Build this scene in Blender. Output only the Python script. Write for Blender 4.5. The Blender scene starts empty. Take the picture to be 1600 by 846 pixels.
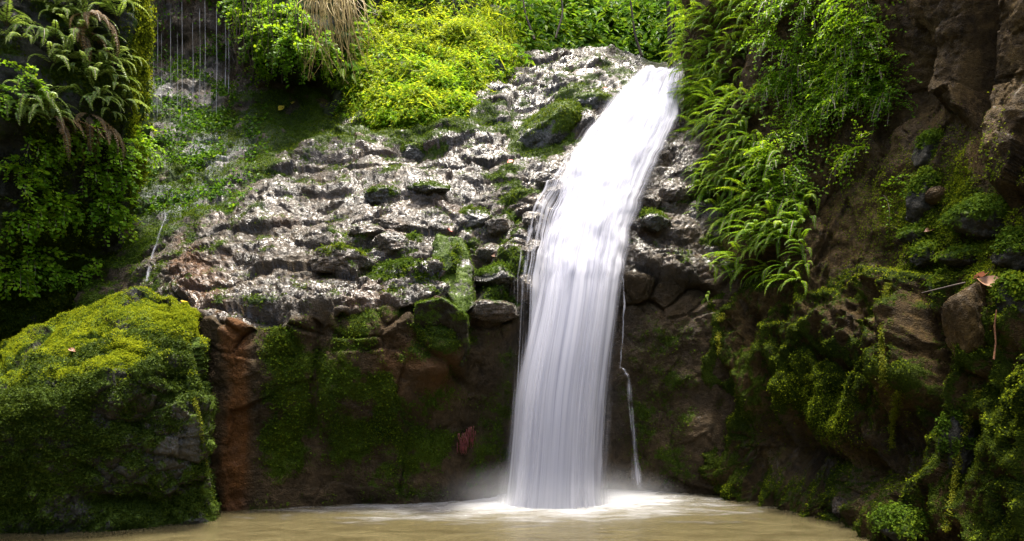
import bpy, math, random
import numpy as np
from mathutils import Vector, Matrix
C = bpy.context.scene.collection
FPX, HY, CAMZ = 1067.0, 560.0, 1.7
R = math.radians
rng = np.random.default_rng(7)
random.seed(7)

def P(px, py, Y):
    """world point standing at depth Y that the photograph shows at px, py"""
    return ((px-800)/FPX*Y, Y, CAMZ+(HY-py)/FPX*Y)
def PZ(px, Y, Z):
    return ((px-800)/FPX*Y, Y, Z)
def proj(V):
    Y = np.maximum(V[:, 1], .3)
    return 800+V[:, 0]/Y*FPX, HY-(V[:, 2]-CAMZ)/Y*FPX

# ------------------------------------------------------------------ noise
def _h(i, j, k, s):
    n = (i.astype(np.uint32)*np.uint32(374761393)) ^ (j.astype(np.uint32)*np.uint32(668265263)) ^ \
        (k.astype(np.uint32)*np.uint32(2147483647)) ^ np.uint32((s*0x9E3779B1) & 0xffffffff)
    n ^= n >> np.uint32(15); n *= np.uint32(0x85ebca6b); n ^= n >> np.uint32(13); n *= np.uint32(0xc2b2ae35); n ^= n >> np.uint32(16)
    return n
def perlin(p, seed=0):
    i = np.floor(p).astype(np.int64); f = (p-i).astype(np.float32)
    u = f*f*f*(f*(f*6-15)+10)
    out = 0
    for dx in (0, 1):
        wx = u[:, 0] if dx else 1-u[:, 0]
        for dy in (0, 1):
            wy = u[:, 1] if dy else 1-u[:, 1]
            for dz in (0, 1):
                wz = u[:, 2] if dz else 1-u[:, 2]
                h = _h(i[:, 0]+dx, i[:, 1]+dy, i[:, 2]+dz, seed)
                gx = (h & np.uint32(1023)).astype(np.float32)/511.5-1
                gy = ((h >> np.uint32(10)) & np.uint32(1023)).astype(np.float32)/511.5-1
                gz = ((h >> np.uint32(20)) & np.uint32(1023)).astype(np.float32)/511.5-1
                out = out+wx*wy*wz*(gx*(f[:, 0]-dx)+gy*(f[:, 1]-dy)+gz*(f[:, 2]-dz))
    return out*1.3
def fbm(p, o=4, seed=0, gain=.5):
    a, s, t = 1., 0., 0.
    for k in range(o):
        s = s+a*perlin(p*(2.03**k)+k*17.3, seed+k); t += a; a *= gain
    return s/t
def vor(p, seed=0):
    """F1, F2, random triple of the nearest cell, offset from its centre"""
    i = np.floor(p).astype(np.int64); f = (p-i).astype(np.float32)
    n = len(p); F1 = np.full(n, 9., np.float32); F2 = F1.copy(); off = np.zeros((n, 3), np.float32); rid = np.zeros(n, np.uint32)
    for dx in (-1, 0, 1):
        for dy in (-1, 0, 1):
            for dz in (-1, 0, 1):
                h = _h(i[:, 0]+dx, i[:, 1]+dy, i[:, 2]+dz, seed)
                ox = dx+.12+.76*(h & np.uint32(1023)).astype(np.float32)/1023-f[:, 0]
                oy = dy+.12+.76*((h >> np.uint32(10)) & np.uint32(1023)).astype(np.float32)/1023-f[:, 1]
                oz = dz+.12+.76*((h >> np.uint32(20)) & np.uint32(1023)).astype(np.float32)/1023-f[:, 2]
                d = ox*ox+oy*oy+oz*oz
                m = d < F1
                F2 = np.where(m, F1, np.minimum(F2, d)); F1 = np.where(m, d, F1)
                off[m, 0] = -ox[m]; off[m, 1] = -oy[m]; off[m, 2] = -oz[m]; rid[m] = h[m]
    r = rid*np.uint32(2654435761); r ^= r >> np.uint32(16)
    rnd = np.stack([(r & np.uint32(1023)), ((r >> np.uint32(10)) & np.uint32(1023)), ((r >> np.uint32(20)) & np.uint32(1023))], 1).astype(np.float32)/1023
    return np.sqrt(F1), np.sqrt(F2), rnd, off
def facets(p, seed=0, tilt=1., crack=.35):
    """broken-rock relief about -1..1: each cell its own height and tilted plane, cracks between"""
    F1, F2, r, o = vor(p, seed)
    t = (r[:, [1, 2, 0]]-.5)*2
    d = (r[:, 0]-.5)*1.1+tilt*(t*o).sum(1)*.8
    return d-crack*np.clip(1-(F2-F1)/.16, 0, 1)
def lumps(p, seed=0, tilt=.4, edge=.3):
    F1, F2, r, o = vor(p, seed)
    return (r[:, 0]-.5)*.7+((r[:, [1, 2, 0]]-.5)*2*tilt*o).sum(1)+np.sqrt(np.clip((F2-F1)/edge, 0, 1))*.9-.6
def sst(a, b, x):
    t = np.clip((x-a)/(b-a), 0, 1); return t*t*(3-2*t)
def blob(px, py, cx, cy, rx, ry):
    return np.exp(-(((px-cx)/rx)**2+((py-cy)/ry)**2))

# ------------------------------------------------------------------ meshes
def mesh_np(name, V, F, attrs=None, mats=(), midx=None, smooth=True, colattr=None):
    me = bpy.data.meshes.new(name)
    V = np.asarray(V, np.float32); F = np.asarray(F, np.int32); k = F.shape[1]
    me.vertices.add(len(V)); me.vertices.foreach_set('co', V.ravel())
    me.loops.add(F.size); me.loops.foreach_set('vertex_index', F.ravel())
    me.polygons.add(len(F)); me.polygons.foreach_set('loop_start', np.arange(0, F.size, k, dtype=np.int32))
    for m in mats: me.materials.append(m)
    if midx is not None: me.polygons.foreach_set('material_index', np.asarray(midx, np.int32))
    me.polygons.foreach_set('use_smooth', np.full(len(F), smooth))
    me.update(calc_edges=True)
    for n, a in (attrs or {}).items():
        at = me.attributes.new(n, 'FLOAT', 'POINT'); at.data.foreach_set('value', np.asarray(a, np.float32))
    return me
def link(name, me, parent=None, **kw):
    o = bpy.data.objects.new(name, me); C.objects.link(o)
    if parent: o.parent = parent
    for k, v in kw.items():
        if v is not None: o[k] = v
    return o
def grid_faces(nv, nu):
    a = np.arange(nv*nu).reshape(nv, nu)
    return np.stack([a[:-1, :-1], a[:-1, 1:], a[1:, 1:], a[1:, :-1]], -1).reshape(-1, 4)
def blur(G, n, axis):
    for _ in range(n):
        g = np.concatenate([np.take(G, [0], axis), G, np.take(G, [-1], axis)], axis)
        m = g.shape[axis]
        G = .25*np.take(g, range(0, m-2), axis)+.5*np.take(g, range(1, m-1), axis)+.25*np.take(g, range(2, m), axis)
    return G
def gnormals(G):
    du = np.gradient(G, axis=1); dv = np.gradient(G, axis=0)
    n = np.cross(du, dv); return n/np.maximum(np.linalg.norm(n, axis=-1, keepdims=True), 1e-9)
class Surf:
    """smooth patch through key points, then displaced along its normals"""
    def __init__(s, keys, nus, nvs, bu=10, bv=6, flip=False):
        K = np.array(keys, np.float64)                        # columns x rows x 3
        def spread(A, ns, ax):
            parts = []
            for c in range(A.shape[ax]-1):
                a = np.take(A, [c], ax); b = np.take(A, [c+1], ax)
                t = np.arange(ns[c])/ns[c]
                sh = [1]*A.ndim; sh[ax] = len(t)
                parts.append(a+(b-a)*t.reshape(sh))
            parts.append(np.take(A, [A.shape[ax]-1], ax))
            return np.concatenate(parts, ax)
        G = spread(K, nus, 0); G = spread(G, nvs, 1).transpose(1, 0, 2)   # v,u,3
        G = blur(blur(G, bu, 1), bv, 0)
        s.nv, s.nu = G.shape[:2]; s.flip = flip
        s.G = G; s.B = G.reshape(-1, 3).copy()
        s.N0 = (gnormals(G)*(-1 if flip else 1)).reshape(-1, 3)
        s.px, s.py = proj(s.B)
        vv = np.repeat(np.arange(s.nv), s.nu); s.uu = np.tile(np.arange(s.nu), s.nv)
        ends = np.cumsum([0]+list(nvs)); s.k = np.interp(vv, ends, np.arange(len(ends)))
        s.attrs = {}
    def displace(s, d, extra=None):
        V = s.B+s.N0*np.asarray(d)[:, None]
        if extra is not None: V = V+extra
        s.V = V; s.N = (gnormals(V.reshape(s.nv, s.nu, 3))*(-1 if s.flip else 1)).reshape(-1, 3)
        s.qx, s.qy = proj(V)
    def build(s, name, mat, **kw):
        F = grid_faces(s.nv, s.nu)
        if s.flip: F = F[:, ::-1]
        return link(name, mesh_np(name, s.V, F, s.attrs, [mat]), **kw)
    def at(s, px, py):
        i = np.argmin((s.qx-px)**2+(s.qy-py)**2+np.where(s.V[:, 1] < .5, 1e9, 0))
        return s.V[i], s.N[i]

def scatter(S_V, S_N, w, count, size, seed, jitter=.5, lift=.01, normal_mix=.55, up=.25, aspect=.6, idx_ok=None):
    """leaf-sized quads standing off a surface; one array of verts and faces"""
    g = np.random.default_rng(seed)
    p = np.clip(w, 0, None); p = p/p.sum()
    i = g.choice(len(p), count, p=p)
    base = S_V[i]+g.normal(0, 1, (count, 3))*size*.6
    n = S_N[i]*normal_mix+g.normal(0, 1, (count, 3))*jitter+np.array([0, 0, up])
    n /= np.linalg.norm(n, axis=1, keepdims=True)
    t = np.cross(n, g.normal(0, 1, (count, 3))); t /= np.maximum(np.linalg.norm(t, axis=1, keepdims=True), 1e-6)
    b = np.cross(n, t)
    L = size*(.5+g.random(count)*1.1)[:, None]; W = L*aspect
    c = base+S_N[i]*lift*g.random(count)[:, None]
    V = np.stack([c-t*L*.5, c+b*W*.5+n*W*.12, c+t*L*.5-n*L*.12, c-b*W*.5+n*W*.12], 1).reshape(-1, 3)
    F = np.arange(count*4).reshape(-1, 4)
    return V, F

# ------------------------------------------------------------------ materials
def mat(name):
    m = bpy.data.materials.new(name); m.use_nodes = True
    nt = m.node_tree; nt.nodes.clear()
    def N(t, **kw):
        n = nt.nodes.new(t)
        for k, v in kw.items():
            if k in n.inputs.keys() and not hasattr(n, k): n.inputs[k].default_value = v
            else: setattr(n, k, v)
        return n
    def L(a, b): nt.links.new(a, b)
    return m, nt, N, L
def ramp(N, L, src, stops):
    r = N('ShaderNodeValToRGB'); e = r.color_ramp.elements
    while len(e) < len(stops): e.new(.5)
    for k, (p, c) in enumerate(stops): e[k].position = p; e[k].color = (*c, 1)
    L(src, r.inputs[0]); return r.outputs[0]
def noise(N, L, vec, scale, det=4, rough=.55, dist=0):
    n = N('ShaderNodeTexNoise'); n.inputs['Scale'].default_value = scale; n.inputs['Detail'].default_value = det
    n.inputs['Roughness'].default_value = rough; n.inputs['Distortion'].default_value = dist
    if vec is not None: L(vec, n.inputs['Vector'])
    return n
def mth(N, L, op, a, b=None, clamp=False):
    m = N('ShaderNodeMath', operation=op); m.use_clamp = clamp
    for k, v in enumerate((a, b)):
        if v is None: continue
        if isinstance(v, (int, float)): m.inputs[k].default_value = v
        else: L(v, m.inputs[k])
    return m.outputs[0]
def mixc(N, L, f, a, b):
    m = N('ShaderNodeMix', data_type='RGBA')
    for v, i in ((f, 0), (a, 6), (b, 7)):
        if isinstance(v, (int, float)): m.inputs[i].default_value = v
        elif isinstance(v, tuple): m.inputs[i].default_value = (*v, 1)
        else: L(v, m.inputs[i])
    return m.outputs[2]
def mixf(N, L, f, a, b):
    m = N('ShaderNodeMix', data_type='FLOAT')
    for v, i in ((f, 0), (a, 2), (b, 3)):
        if isinstance(v, (int, float)): m.inputs[i].default_value = v
        else: L(v, m.inputs[i])
    return m.outputs[0]
def attr(N, name):
    a = N('ShaderNodeAttribute'); a.attribute_name = name; return a.outputs['Fac']

def rock_mat(name, dark, mid, light, moss1, moss2, wet=.2, bump=.5, vstretch=1., dryrough=.75, fine=.45):
    """rock with attribute masks: moss, rust, wet"""
    m, nt, N, L = mat(name)
    tc = N('ShaderNodeTexCoord'); mp = N('ShaderNodeMapping'); mp.inputs['Scale'].default_value = (1, 1, vstretch)
    L(tc.outputs['Object'], mp.inputs[0]); v = mp.outputs[0]
    n1 = noise(N, L, v, 1.6, 6, .6, .4); n2 = noise(N, L, v, 14, 6, .65); n3 = noise(N, L, v, 70, 4, .6)
    vo = N('ShaderNodeTexVoronoi'); vo.inputs['Scale'].default_value = 26; L(v, vo.inputs['Vector'])
    f = mth(N, L, 'ADD', mth(N, L, 'MULTIPLY', n1.outputs[0], .55), mth(N, L, 'MULTIPLY', n2.outputs[0], .45))
    base = ramp(N, L, f, [(.36, dark), (.5, mid), (.66, light)])
    rust = attr(N, 'rust')
    rf = mth(N, L, 'MULTIPLY', rust, mth(N, L, 'ADD', mth(N, L, 'MULTIPLY', n2.outputs[0], 1.1), .25), True)
    base = mixc(N, L, rf, base, ramp(N, L, rust, [(.45, (.042, .029, .012)), (1., (.13, .052, .012))]))
    mo = mth(N, L, 'ADD', attr(N, 'moss'), mth(N, L, 'MULTIPLY', mth(N, L, 'SUBTRACT', n2.outputs[0], .5), 1.3))
    mr = N('ShaderNodeMapRange'); mr.interpolation_type = 'SMOOTHSTEP'; mr.inputs[1].default_value = .38; mr.inputs[2].default_value = .62; L(mo, mr.inputs[0])
    mcol = ramp(N, L, mth(N, L, 'ADD', mth(N, L, 'MULTIPLY', n1.outputs[0], .5), mth(N, L, 'MULTIPLY', n3.outputs[0], .5)), [(.38, moss1), (.62, moss2)])
    col = mixc(N, L, mr.outputs[0], base, mcol)
    col = mixc(N, L, mth(N, L, 'MULTIPLY', attr(N, 'film_sheen'), mth(N, L, 'ADD', mth(N, L, 'MULTIPLY', n2.outputs[0], .5), .25), True), col, (.5, .52, .55))
    b = N('ShaderNodeBsdfPrincipled'); L(col, b.inputs['Base Color'])
    w = mth(N, L, 'MULTIPLY', attr(N, 'wet'), mth(N, L, 'SUBTRACT', 1., mth(N, L, 'MULTIPLY', mr.outputs[0], .85)))
    rr = mth(N, L, 'ADD', mth(N, L, 'MULTIPLY', n2.outputs[0], .25), wet-.1)
    L(mixf(N, L, w, dryrough, rr), b.inputs['Roughness'])
    L(mixf(N, L, w, .04, .7), b.inputs['Specular IOR Level'])
    L(mth(N, L, 'MULTIPLY', w, .28), b.inputs['Coat Weight']); b.inputs['Coat Roughness'].default_value = .27
    hgt = mth(N, L, 'ADD', mth(N, L, 'MULTIPLY', n2.outputs[0], 1.), mth(N, L, 'ADD', mth(N, L, 'MULTIPLY', n3.outputs[0], fine), mth(N, L, 'MULTIPLY', vo.outputs['Distance'], .3)))
    bp = N('ShaderNodeBump'); bp.inputs['Strength'].default_value = bump; bp.inputs['Distance'].default_value = .085 if fine > 1 else .06
    L(hgt, bp.inputs['Height']); L(bp.outputs[0], b.inputs['Normal'])
    o = N('ShaderNodeOutputMaterial'); L(b.outputs[0], o.inputs[0]); return m

def leaf_mat(name, stops, trans=.4, rough=.45, spec=.4, var=.3, vs=1.3):
    m, nt, N, L = mat(name)
    g = N('ShaderNodeNewGeometry'); oi = N('ShaderNodeObjectInfo')
    tc = N('ShaderNodeTexCoord'); n = noise(N, L, tc.outputs['Object'], vs, 4)
    f = mth(N, L, 'ADD', mth(N, L, 'MULTIPLY', g.outputs['Random Per Island'], .5),
            mth(N, L, 'ADD', mth(N, L, 'MULTIPLY', oi.outputs['Random'], .35), mth(N, L, 'MULTIPLY', n.outputs[0], var)))
    f = mth(N, L, 'MULTIPLY', f, 1/(.85+var), True)
    col = ramp(N, L, f, stops)
    b = N('ShaderNodeBsdfPrincipled'); L(col, b.inputs['Base Color']); b.inputs['Roughness'].default_value = rough
    b.inputs['Specular IOR Level'].default_value = spec
    t = N('ShaderNodeBsdfTranslucent')
    hs = N('ShaderNodeHueSaturation'); hs.inputs['Value'].default_value = 1.7; hs.inputs['Hue'].default_value = .485; L(col, hs.inputs['Color'])
    L(hs.outputs[0], t.inputs[0])
    mx = N('ShaderNodeMixShader'); mx.inputs[0].default_value = trans; L(b.outputs[0], mx.inputs[1]); L(t.outputs[0], mx.inputs[2])
    o = N('ShaderNodeOutputMaterial'); L(mx.outputs[0], o.inputs[0]); return m
def plain_mat(name, c1, c2, scale=8, rough=.6, bump=.2, stretch=(1, 1, 1)):
    m, nt, N, L = mat(name)
    tc = N('ShaderNodeTexCoord'); mp = N('ShaderNodeMapping'); mp.inputs['Scale'].default_value = stretch; L(tc.outputs['Object'], mp.inputs[0])
    n = noise(N, L, mp.outputs[0], scale, 5)
    b = N('ShaderNodeBsdfPrincipled'); L(ramp(N, L, n.outputs[0], [(.35, c1), (.65, c2)]), b.inputs['Base Color']); b.inputs['Roughness'].default_value = rough
    bp = N('ShaderNodeBump'); bp.inputs['Strength'].default_value = bump; bp.inputs['Distance'].default_value = .03; L(n.outputs[0], bp.inputs['Height']); L(bp.outputs[0], b.inputs['Normal'])
    o = N('ShaderNodeOutputMaterial'); L(b.outputs[0], o.inputs[0]); return m

MOSS_D, MOSS_B = (.012, .026, .005), (.075, .115, .010)
M = {}
M['slab'] = rock_mat('wet_basalt', (.016, .011, .006), (.062, .043, .022), (.15, .10, .052), MOSS_D, MOSS_B, wet=.2, bump=.9, fine=1.02)
M['cliff'] = rock_mat('brown_cliff_rock', (.018, .011, .004), (.075, .046, .015), (.19, .12, .038), (.012, .024, .003), (.06, .085, .005), wet=.3, bump=1.2, fine=.9)
M['left'] = rock_mat('dark_cliff_rock', (.010, .011, .009), (.022, .022, .016), (.045, .042, .032), MOSS_D, (.045, .075, .010), wet=.25, bump=.8)
M['boulder'] = rock_mat('mossy_boulder_rock', (.012, .012, .010), (.03, .028, .02), (.07, .06, .045), (.015, .030, .006), (.085, .13, .012), wet=.2, bump=.8)
M['earth'] = plain_mat('forest_soil', (.012, .014, .006), (.03, .04, .012), 3, .9, .6)
M['moss'] = leaf_mat('moss_leaf', [(.1, (.012, .028, .004)), (.5, (.05, .09, .006)), (.9, (.14, .17, .008))], .3, .8, .04, 1.0, 2.2)
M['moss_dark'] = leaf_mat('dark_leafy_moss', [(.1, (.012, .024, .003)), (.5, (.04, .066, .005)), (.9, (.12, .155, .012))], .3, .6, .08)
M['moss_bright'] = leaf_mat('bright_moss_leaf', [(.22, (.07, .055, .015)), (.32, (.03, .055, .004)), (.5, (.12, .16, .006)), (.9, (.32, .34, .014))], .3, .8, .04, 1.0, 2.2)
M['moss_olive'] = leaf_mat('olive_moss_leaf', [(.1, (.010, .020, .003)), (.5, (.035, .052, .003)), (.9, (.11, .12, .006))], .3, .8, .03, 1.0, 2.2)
M['herb'] = leaf_mat('sunlit_herb_leaf', [(.1, (.07, .12, .006)), (.45, (.22, .29, .010)), (.88, (.50, .51, .03))], .5, .5, .15)
M['jungle'] = leaf_mat('jungle_leaf', [(.1, (.015, .05, .004)), (.5, (.06, .15, .007)), (.9, (.20, .28, .012))], .42, .5, .15)
M['fern'] = leaf_mat('fern_leaf', [(.1, (.03, .08, .003)), (.5, (.10, .20, .006)), (.9, (.26, .36, .012))], .42, .5, .15)
M['maiden'] = leaf_mat('maidenhair_leaf', [(.1, (.04, .11, .004)), (.5, (.12, .25, .007)), (.9, (.27, .38, .012))], .45, .5, .15)
M['fern_pale'] = leaf_mat('glossy_fern_leaf', [(.1, (.05, .10, .010)), (.5, (.14, .22, .025)), (.9, (.30, .38, .09))], .4, .35, .4)
M['fern_dry'] = leaf_mat('dry_fern_leaf', [(.1, (.05, .03, .009)), (.5, (.13, .08, .026)), (.9, (.24, .17, .07))], .3, .5, .3)
M['stem'] = plain_mat('brown_stem', (.03, .02, .008), (.09, .055, .02), 20, .6)
M['straw'] = leaf_mat('dry_straw', [(.1, (.14, .09, .02)), (.5, (.34, .25, .07)), (.9, (.58, .47, .17))], .25, .5, .3)
M['bark'] = plain_mat('dark_bark', (.015, .009, .006), (.06, .035, .02), 12, .8, .6, (1, 1, .2))
M['deadleaf'] = leaf_mat('fallen_leaf_brown', [(.1, (.10, .035, .015)), (.5, (.22, .10, .05)), (.9, (.36, .21, .12))], .2, .45, .4)
M['redroot'] = plain_mat('red_rootlet', (.06, .008, .006), (.14, .022, .018), 20, .5)

# ------------------------------------------------------------------ the rock mass under and beside the fall
def colA(px, wy, lip, rest):
    """below water, waterline, lip, then points up the slab"""
    pts = [PZ(px, wy, -.8), PZ(px, wy, 0.), P(px, *lip)]
    return pts+[P(a, b, c) if True else 0 for a, b, c in rest]
rowsA = [
    colA(120, 8.6, (520, 9.0), [(125, 470, 9.3), (130, 400, 9.9), (135, 320, 10.7), (140, 240, 11.6), (145, 170, 12.5), (150, 90, 13.2), (150, -60, 13.6)]),
    colA(220, 8.2, (490, 8.6), [(222, 445, 9.0), (224, 385, 9.7), (226, 310, 10.5), (228, 235, 11.4), (230, 165, 12.3), (230, 90, 13.0), (230, -60, 13.4)]),
    colA(290, 7.8, (485, 7.9), [(288, 440, 8.6), (286, 375, 9.5), (290, 305, 10.4), (300, 235, 11.3), (300, 165, 12.2), (300, 95, 12.9), (300, -60, 13.2)]),
    colA(350, 7.6, (505, 7.6), [(350, 455, 8.15), (350, 380, 9.1), (350, 315, 10.1), (350, 240, 11.2), (350, 175, 12.1), (350, 110, 12.8), (350, -60, 13.2)]),
    colA(440, 7.7, (505, 7.6), [(440, 450, 8.1), (440, 380, 8.95), (440, 310, 9.9), (440, 245, 10.95), (440, 190, 11.9), (440, 125, 12.7), (440, -60, 13.2)]),
    colA(530, 7.9, (480, 7.75), [(530, 440, 8.15), (530, 375, 8.95), (530, 310, 9.85), (530, 250, 10.8), (530, 205, 11.7), (530, 160, 13.0), (530, 60, 15.)]),
    colA(620, 8.0, (470, 7.85), [(620, 420, 8.3), (620, 365, 9.0), (620, 305, 9.85), (620, 250, 10.8), (620, 212, 11.6), (620, 175, 13.0), (620, 100, 15.2)]),
    colA(680, 8.05, (462, 7.85), [(680, 410, 8.3), (680, 360, 9.0), (680, 300, 9.8), (680, 250, 10.7), (680, 208, 11.5), (680, 165, 13.0), (680, 100, 15.2)]),
    colA(740, 8.3, (490, 8.2), [(740, 430, 8.6), (740, 365, 9.15), (740, 295, 9.9), (740, 240, 10.7), (740, 190, 11.6), (740, 150, 12.8), (740, 90, 15.)]),
    colA(800, 8.55, (490, 8.5), [(800, 430, 8.8), (800, 350, 9.3), (800, 280, 10.0), (800, 225, 10.9), (800, 160, 12.0), (800, 112, 13.2), (800, 80, 14.8)]),
    colA(870, 8.75, (440, 8.85), [(875, 390, 9.15), (885, 315, 9.6), (895, 250, 10.3), (905, 190, 11.2), (900, 140, 12.1), (890, 98, 13.2), (880, 66, 14.2)]),
    colA(950, 8.8, (430, 8.95), [(952, 380, 9.2), (965, 310, 9.65), (985, 240, 10.3), (1005, 175, 11.2), (1005, 130, 12.2), (990, 100, 13.4), (960, 74, 14.6)]),
    colA(1010, 8.75, (440, 8.9), [(1015, 375, 9.2), (1025, 300, 9.7), (1040, 225, 10.4), (1050, 160, 11.3), (1050, 118, 12.3), (1040, 104, 13.4), (1030, 92, 14.6)]),
    colA(1080, 8.5, (440, 8.8), [(1080, 370, 9.1), (1085, 295, 9.7), (1090, 215, 10.4), (1095, 150, 11.2), (1100, 108, 12.2), (1100, 96, 13.4), (1100, 84, 14.6)]),
    colA(1180, 8.4, (440, 8.9), [(1180, 370, 9.3), (1180, 295, 9.9), (1180, 215, 10.6), (1180, 150, 11.3), (1180, 108, 12.2), (1180, 92, 13.4), (1180, 80, 14.6)]),
]
A = Surf(rowsA, [40, 46, 46, 60, 60, 60, 44, 44, 44, 50, 56, 44, 46, 40], [12, 190, 36, 56, 56, 50, 44, 44, 44, 30], bu=9, bv=9)
px, py, k, B = A.px, A.py, A.k, A.B
slab = sst(2.0, 2.25, k); wall = 1-slab
chute = np.exp(-((px-np.interp(py, [100, 150, 200, 250, 300, 350, 400, 430, 775], [1040, 1015, 995, 955, 930, 908, 892, 890, 875]))/np.interp(py, [100, 200, 300, 430, 775], [45, 62, 78, 80, 80]))**4)
pile = blob(px, py, 640, 425, 130, 60)+blob(px, py, 400, 470, 120, 35)+blob(px, py, 780, 410, 60, 70)
shelf = blob(px, py, 900, 130, 120, 60)
alcove = sst(520, 380, px+(py-230)*1.1)*slab
ps = B*np.array([1., 1.7, 1.7])
warp = np.stack([fbm(B*1.3, 3, 91), fbm(B*1.3, 3, 92), fbm(B*1.3, 3, 93)], 1)*.25
big = facets((B+warp)*np.array([1.25, 1.9, 2.3]), 3, 1., .25)
med = lumps((B+warp*.6)*np.array([2.6, 4.5, 5.5]), 5, .6, .45)
sml = lumps((B+warp*.5)*np.array([6., 10., 12.]), 9, .5, .5)
fn_ = fbm((B+warp)*np.array([.9, 3.2, 3.2]), 3, 25); fis = np.clip(1-np.abs(fn_)/.045, 0, 1)*sst(-.1, .25, fbm(B*1.1, 3, 26))
tiny = facets((B+warp*.5)*np.array([13., 22., 24.]), 19, 1., .5)
tz = B[:, 2]*2.2+fbm(B*.9, 4, 12)*1.6; fr = tz-np.floor(tz); terr = (1-fr)**2*1.0-.4
lowf = fbm(B*.8, 4, 21)
d_slab = lowf*.42+big*(.11+.16*pile)+med*(.018+.05*pile+.03*shelf)+sml*.016+tiny*.02-fis*.06*(1-alcove)+fbm(B*np.array([14., 22., 22.]), 3, 23)*.012+terr*(.018+.03*shelf)*(1-alcove)+fbm(B*np.array([1.0, 2.0, 2.0]), 3, 24)*.15*(1-alcove)
d_slab = d_slab*(1-.45*alcove)+alcove*(fbm(B*3.5, 4, 33)*.12)
wbig = facets((B+warp)*np.array([.95, .95, .6]), 41, 1., .08); wmed = facets((B+warp)*np.array([2.4, 2.4, 1.5]), 42, .8, .2)
d_wall = lowf*.3+wbig*.08+wmed*.03+facets((B+warp*.5)*np.array([6, 6, 4.]), 43, 1., .3)*.01+fbm(B*7, 4, 51)*.035+fbm(B*20, 3, 52)*.012
# triangular prow, diagonal crack, the vertical seam by the mossy boulder
lipm = np.exp(-((k-2.0)/.16)**2)
d = slab*d_slab+wall*d_wall+lipm*(facets((B+warp)*np.array([2.0, 1., 2.4]), 44, 1., .4)*.2-.04)
prow = sst(60, 0, np.abs(px-690))*sst(600, 560, py+(px-690)*.5)*sst(430, 470, py)
d = d+prow*.28*(1-slab*.5)
seam = np.exp(-((px-(500-(py-500)*.07))/9)**2)*wall*sst(780, 600, py); d = d-seam*.16
cr = np.exp(-((py-(525+(px-640)*.85))/10)**2)*sst(640, 660, px)*sst(745, 720, px); d = d-cr*.12*wall
gap = np.exp(-((px-(745+(430-py)*.35))/26)**2)*sst(330, 370, py)*sst(490, 455, py); d = d-gap*.45
rim = blob(px, py, 470, 490, 190, 10)
d = d*(1-.8*chute)-chute*.10
A.displace(d)
nz = A.N[:, 2]; n5 = fbm(A.V*2.2, 4, 61)
green = (1.5*alcove*sst(120, 190, py)*(.6+n5) + 1.1*blob(px, py, 560, 190, 170, 40)+.9*blob(px, py, 690, 190, 120, 22)
         + wall*(1.0*blob(px, py, 440, 640, 55, 170)+.9*blob(px, py, 570, 560, 60, 110)+1.0*blob(px, py, 640, 690, 110, 90)+.7*blob(px, py, 420, 500, 30, 60))
         + 1.3*blob(px, py, 685, 510, 42, 48)+1.4*blob(px, py, 712, 425, 22, 60)+.9*blob(px, py, 610, 415, 50, 28)+.9*blob(px, py, 800, 430, 45, 60)
         + .9*blob(px, py, 860, 200, 60, 40)+1.*blob(px, py, 800, 300, 22, 40)+.6*blob(px, py, 940, 130, 90, 30)+.55*blob(px, py, 1040, 640, 70, 130)+.6*blob(px, py, 800, 620, 40, 140))
moss = wall*(.14+.5*n5-.9*blob(px, py, 362, 640, 24, 300))+green*(.75+1.3*n5+.7*fbm(A.V*6, 3, 63))*(1+.45*slab)*(1-.25*wall)+(nz-.75)*.3*slab+(fbm(A.V*np.array([2.5, 4, 4]), 4, 64)+.04)*2.0*slab*(1-alcove)
moss = moss*(1-.8*chute)
A.attrs['moss'] = np.clip(moss, 0, 1)
rust = wall*(blob(px+20*n5, py, 368, 640, 18, 260)*(1.0+.6*n5)+.42+.4*n5+.45*blob(px, py, 620, 570, 60, 70)+.35*blob(px, py, 690, 580, 30, 50)+.05*sst(1000, 1060, px)*sst(420, 470, py)) + .8*slab*blob(px, py, 300, 420, 45, 40)+slab*.2+.6*slab*sst(-.1, .4, fbm(A.V*1.5, 3, 71))
A.attrs['rust'] = np.clip(rust*(1-chute), 0, 1)
A.attrs['wet'] = np.clip(slab*(1-.65*alcove)*(.75+1.4*fbm(A.V*np.array([1.5, 2.2, 2.2]), 4, 65))+.08+chute+wall*.15*sst(0, .3, n5), 0, 1)
A.attrs['film_sheen'] = np.clip((.8*blob(px, py, 270, 150, 90, 60)+blob(px, py, 285, 270, 70, 60)+.8*blob(px, py, 260, 320, 40, 30)+.5*blob(px, py, 340, 215, 60, 40))*1.1*(.5+1.6*fbm(A.V*np.array([3.2, 1.6, 1.6]), 4, 66, .4)), 0, 1)  # white water film, its pale colour also brightens the dark alcove
A.build('rock_face', M['slab'], kind='structure')
w = np.clip(A.attrs['moss']-.25, 0, 1)*(1-chute)
V, F = scatter(A.V, A.N, w*(.25+slab), 80000, .024, 101, lift=.03)
link('moss', mesh_np('moss', V, F, mats=[M['moss']], smooth=False), kind='stuff')
V, F = scatter(A.V, A.N, w*wall*sst(330, 380, px), 40000, .014, 102, lift=.012)
wa = alcove*sst(430, 380, A.px)*(A.py < 330)*(A.px > 200)*sst(-.15, .2, fbm(A.V*1.7, 4, 67))
VA, FA = scatter(A.V, A.N, wa, 9000, .055, 105, lift=.05)
link('alcove_leaves', mesh_np('alcove_leaves', VA, FA, mats=[M['jungle']], smooth=False), kind='stuff')
link('wall_moss', mesh_np('wall_moss', V, F, mats=[M['moss_olive']], smooth=False), kind='stuff')

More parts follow.
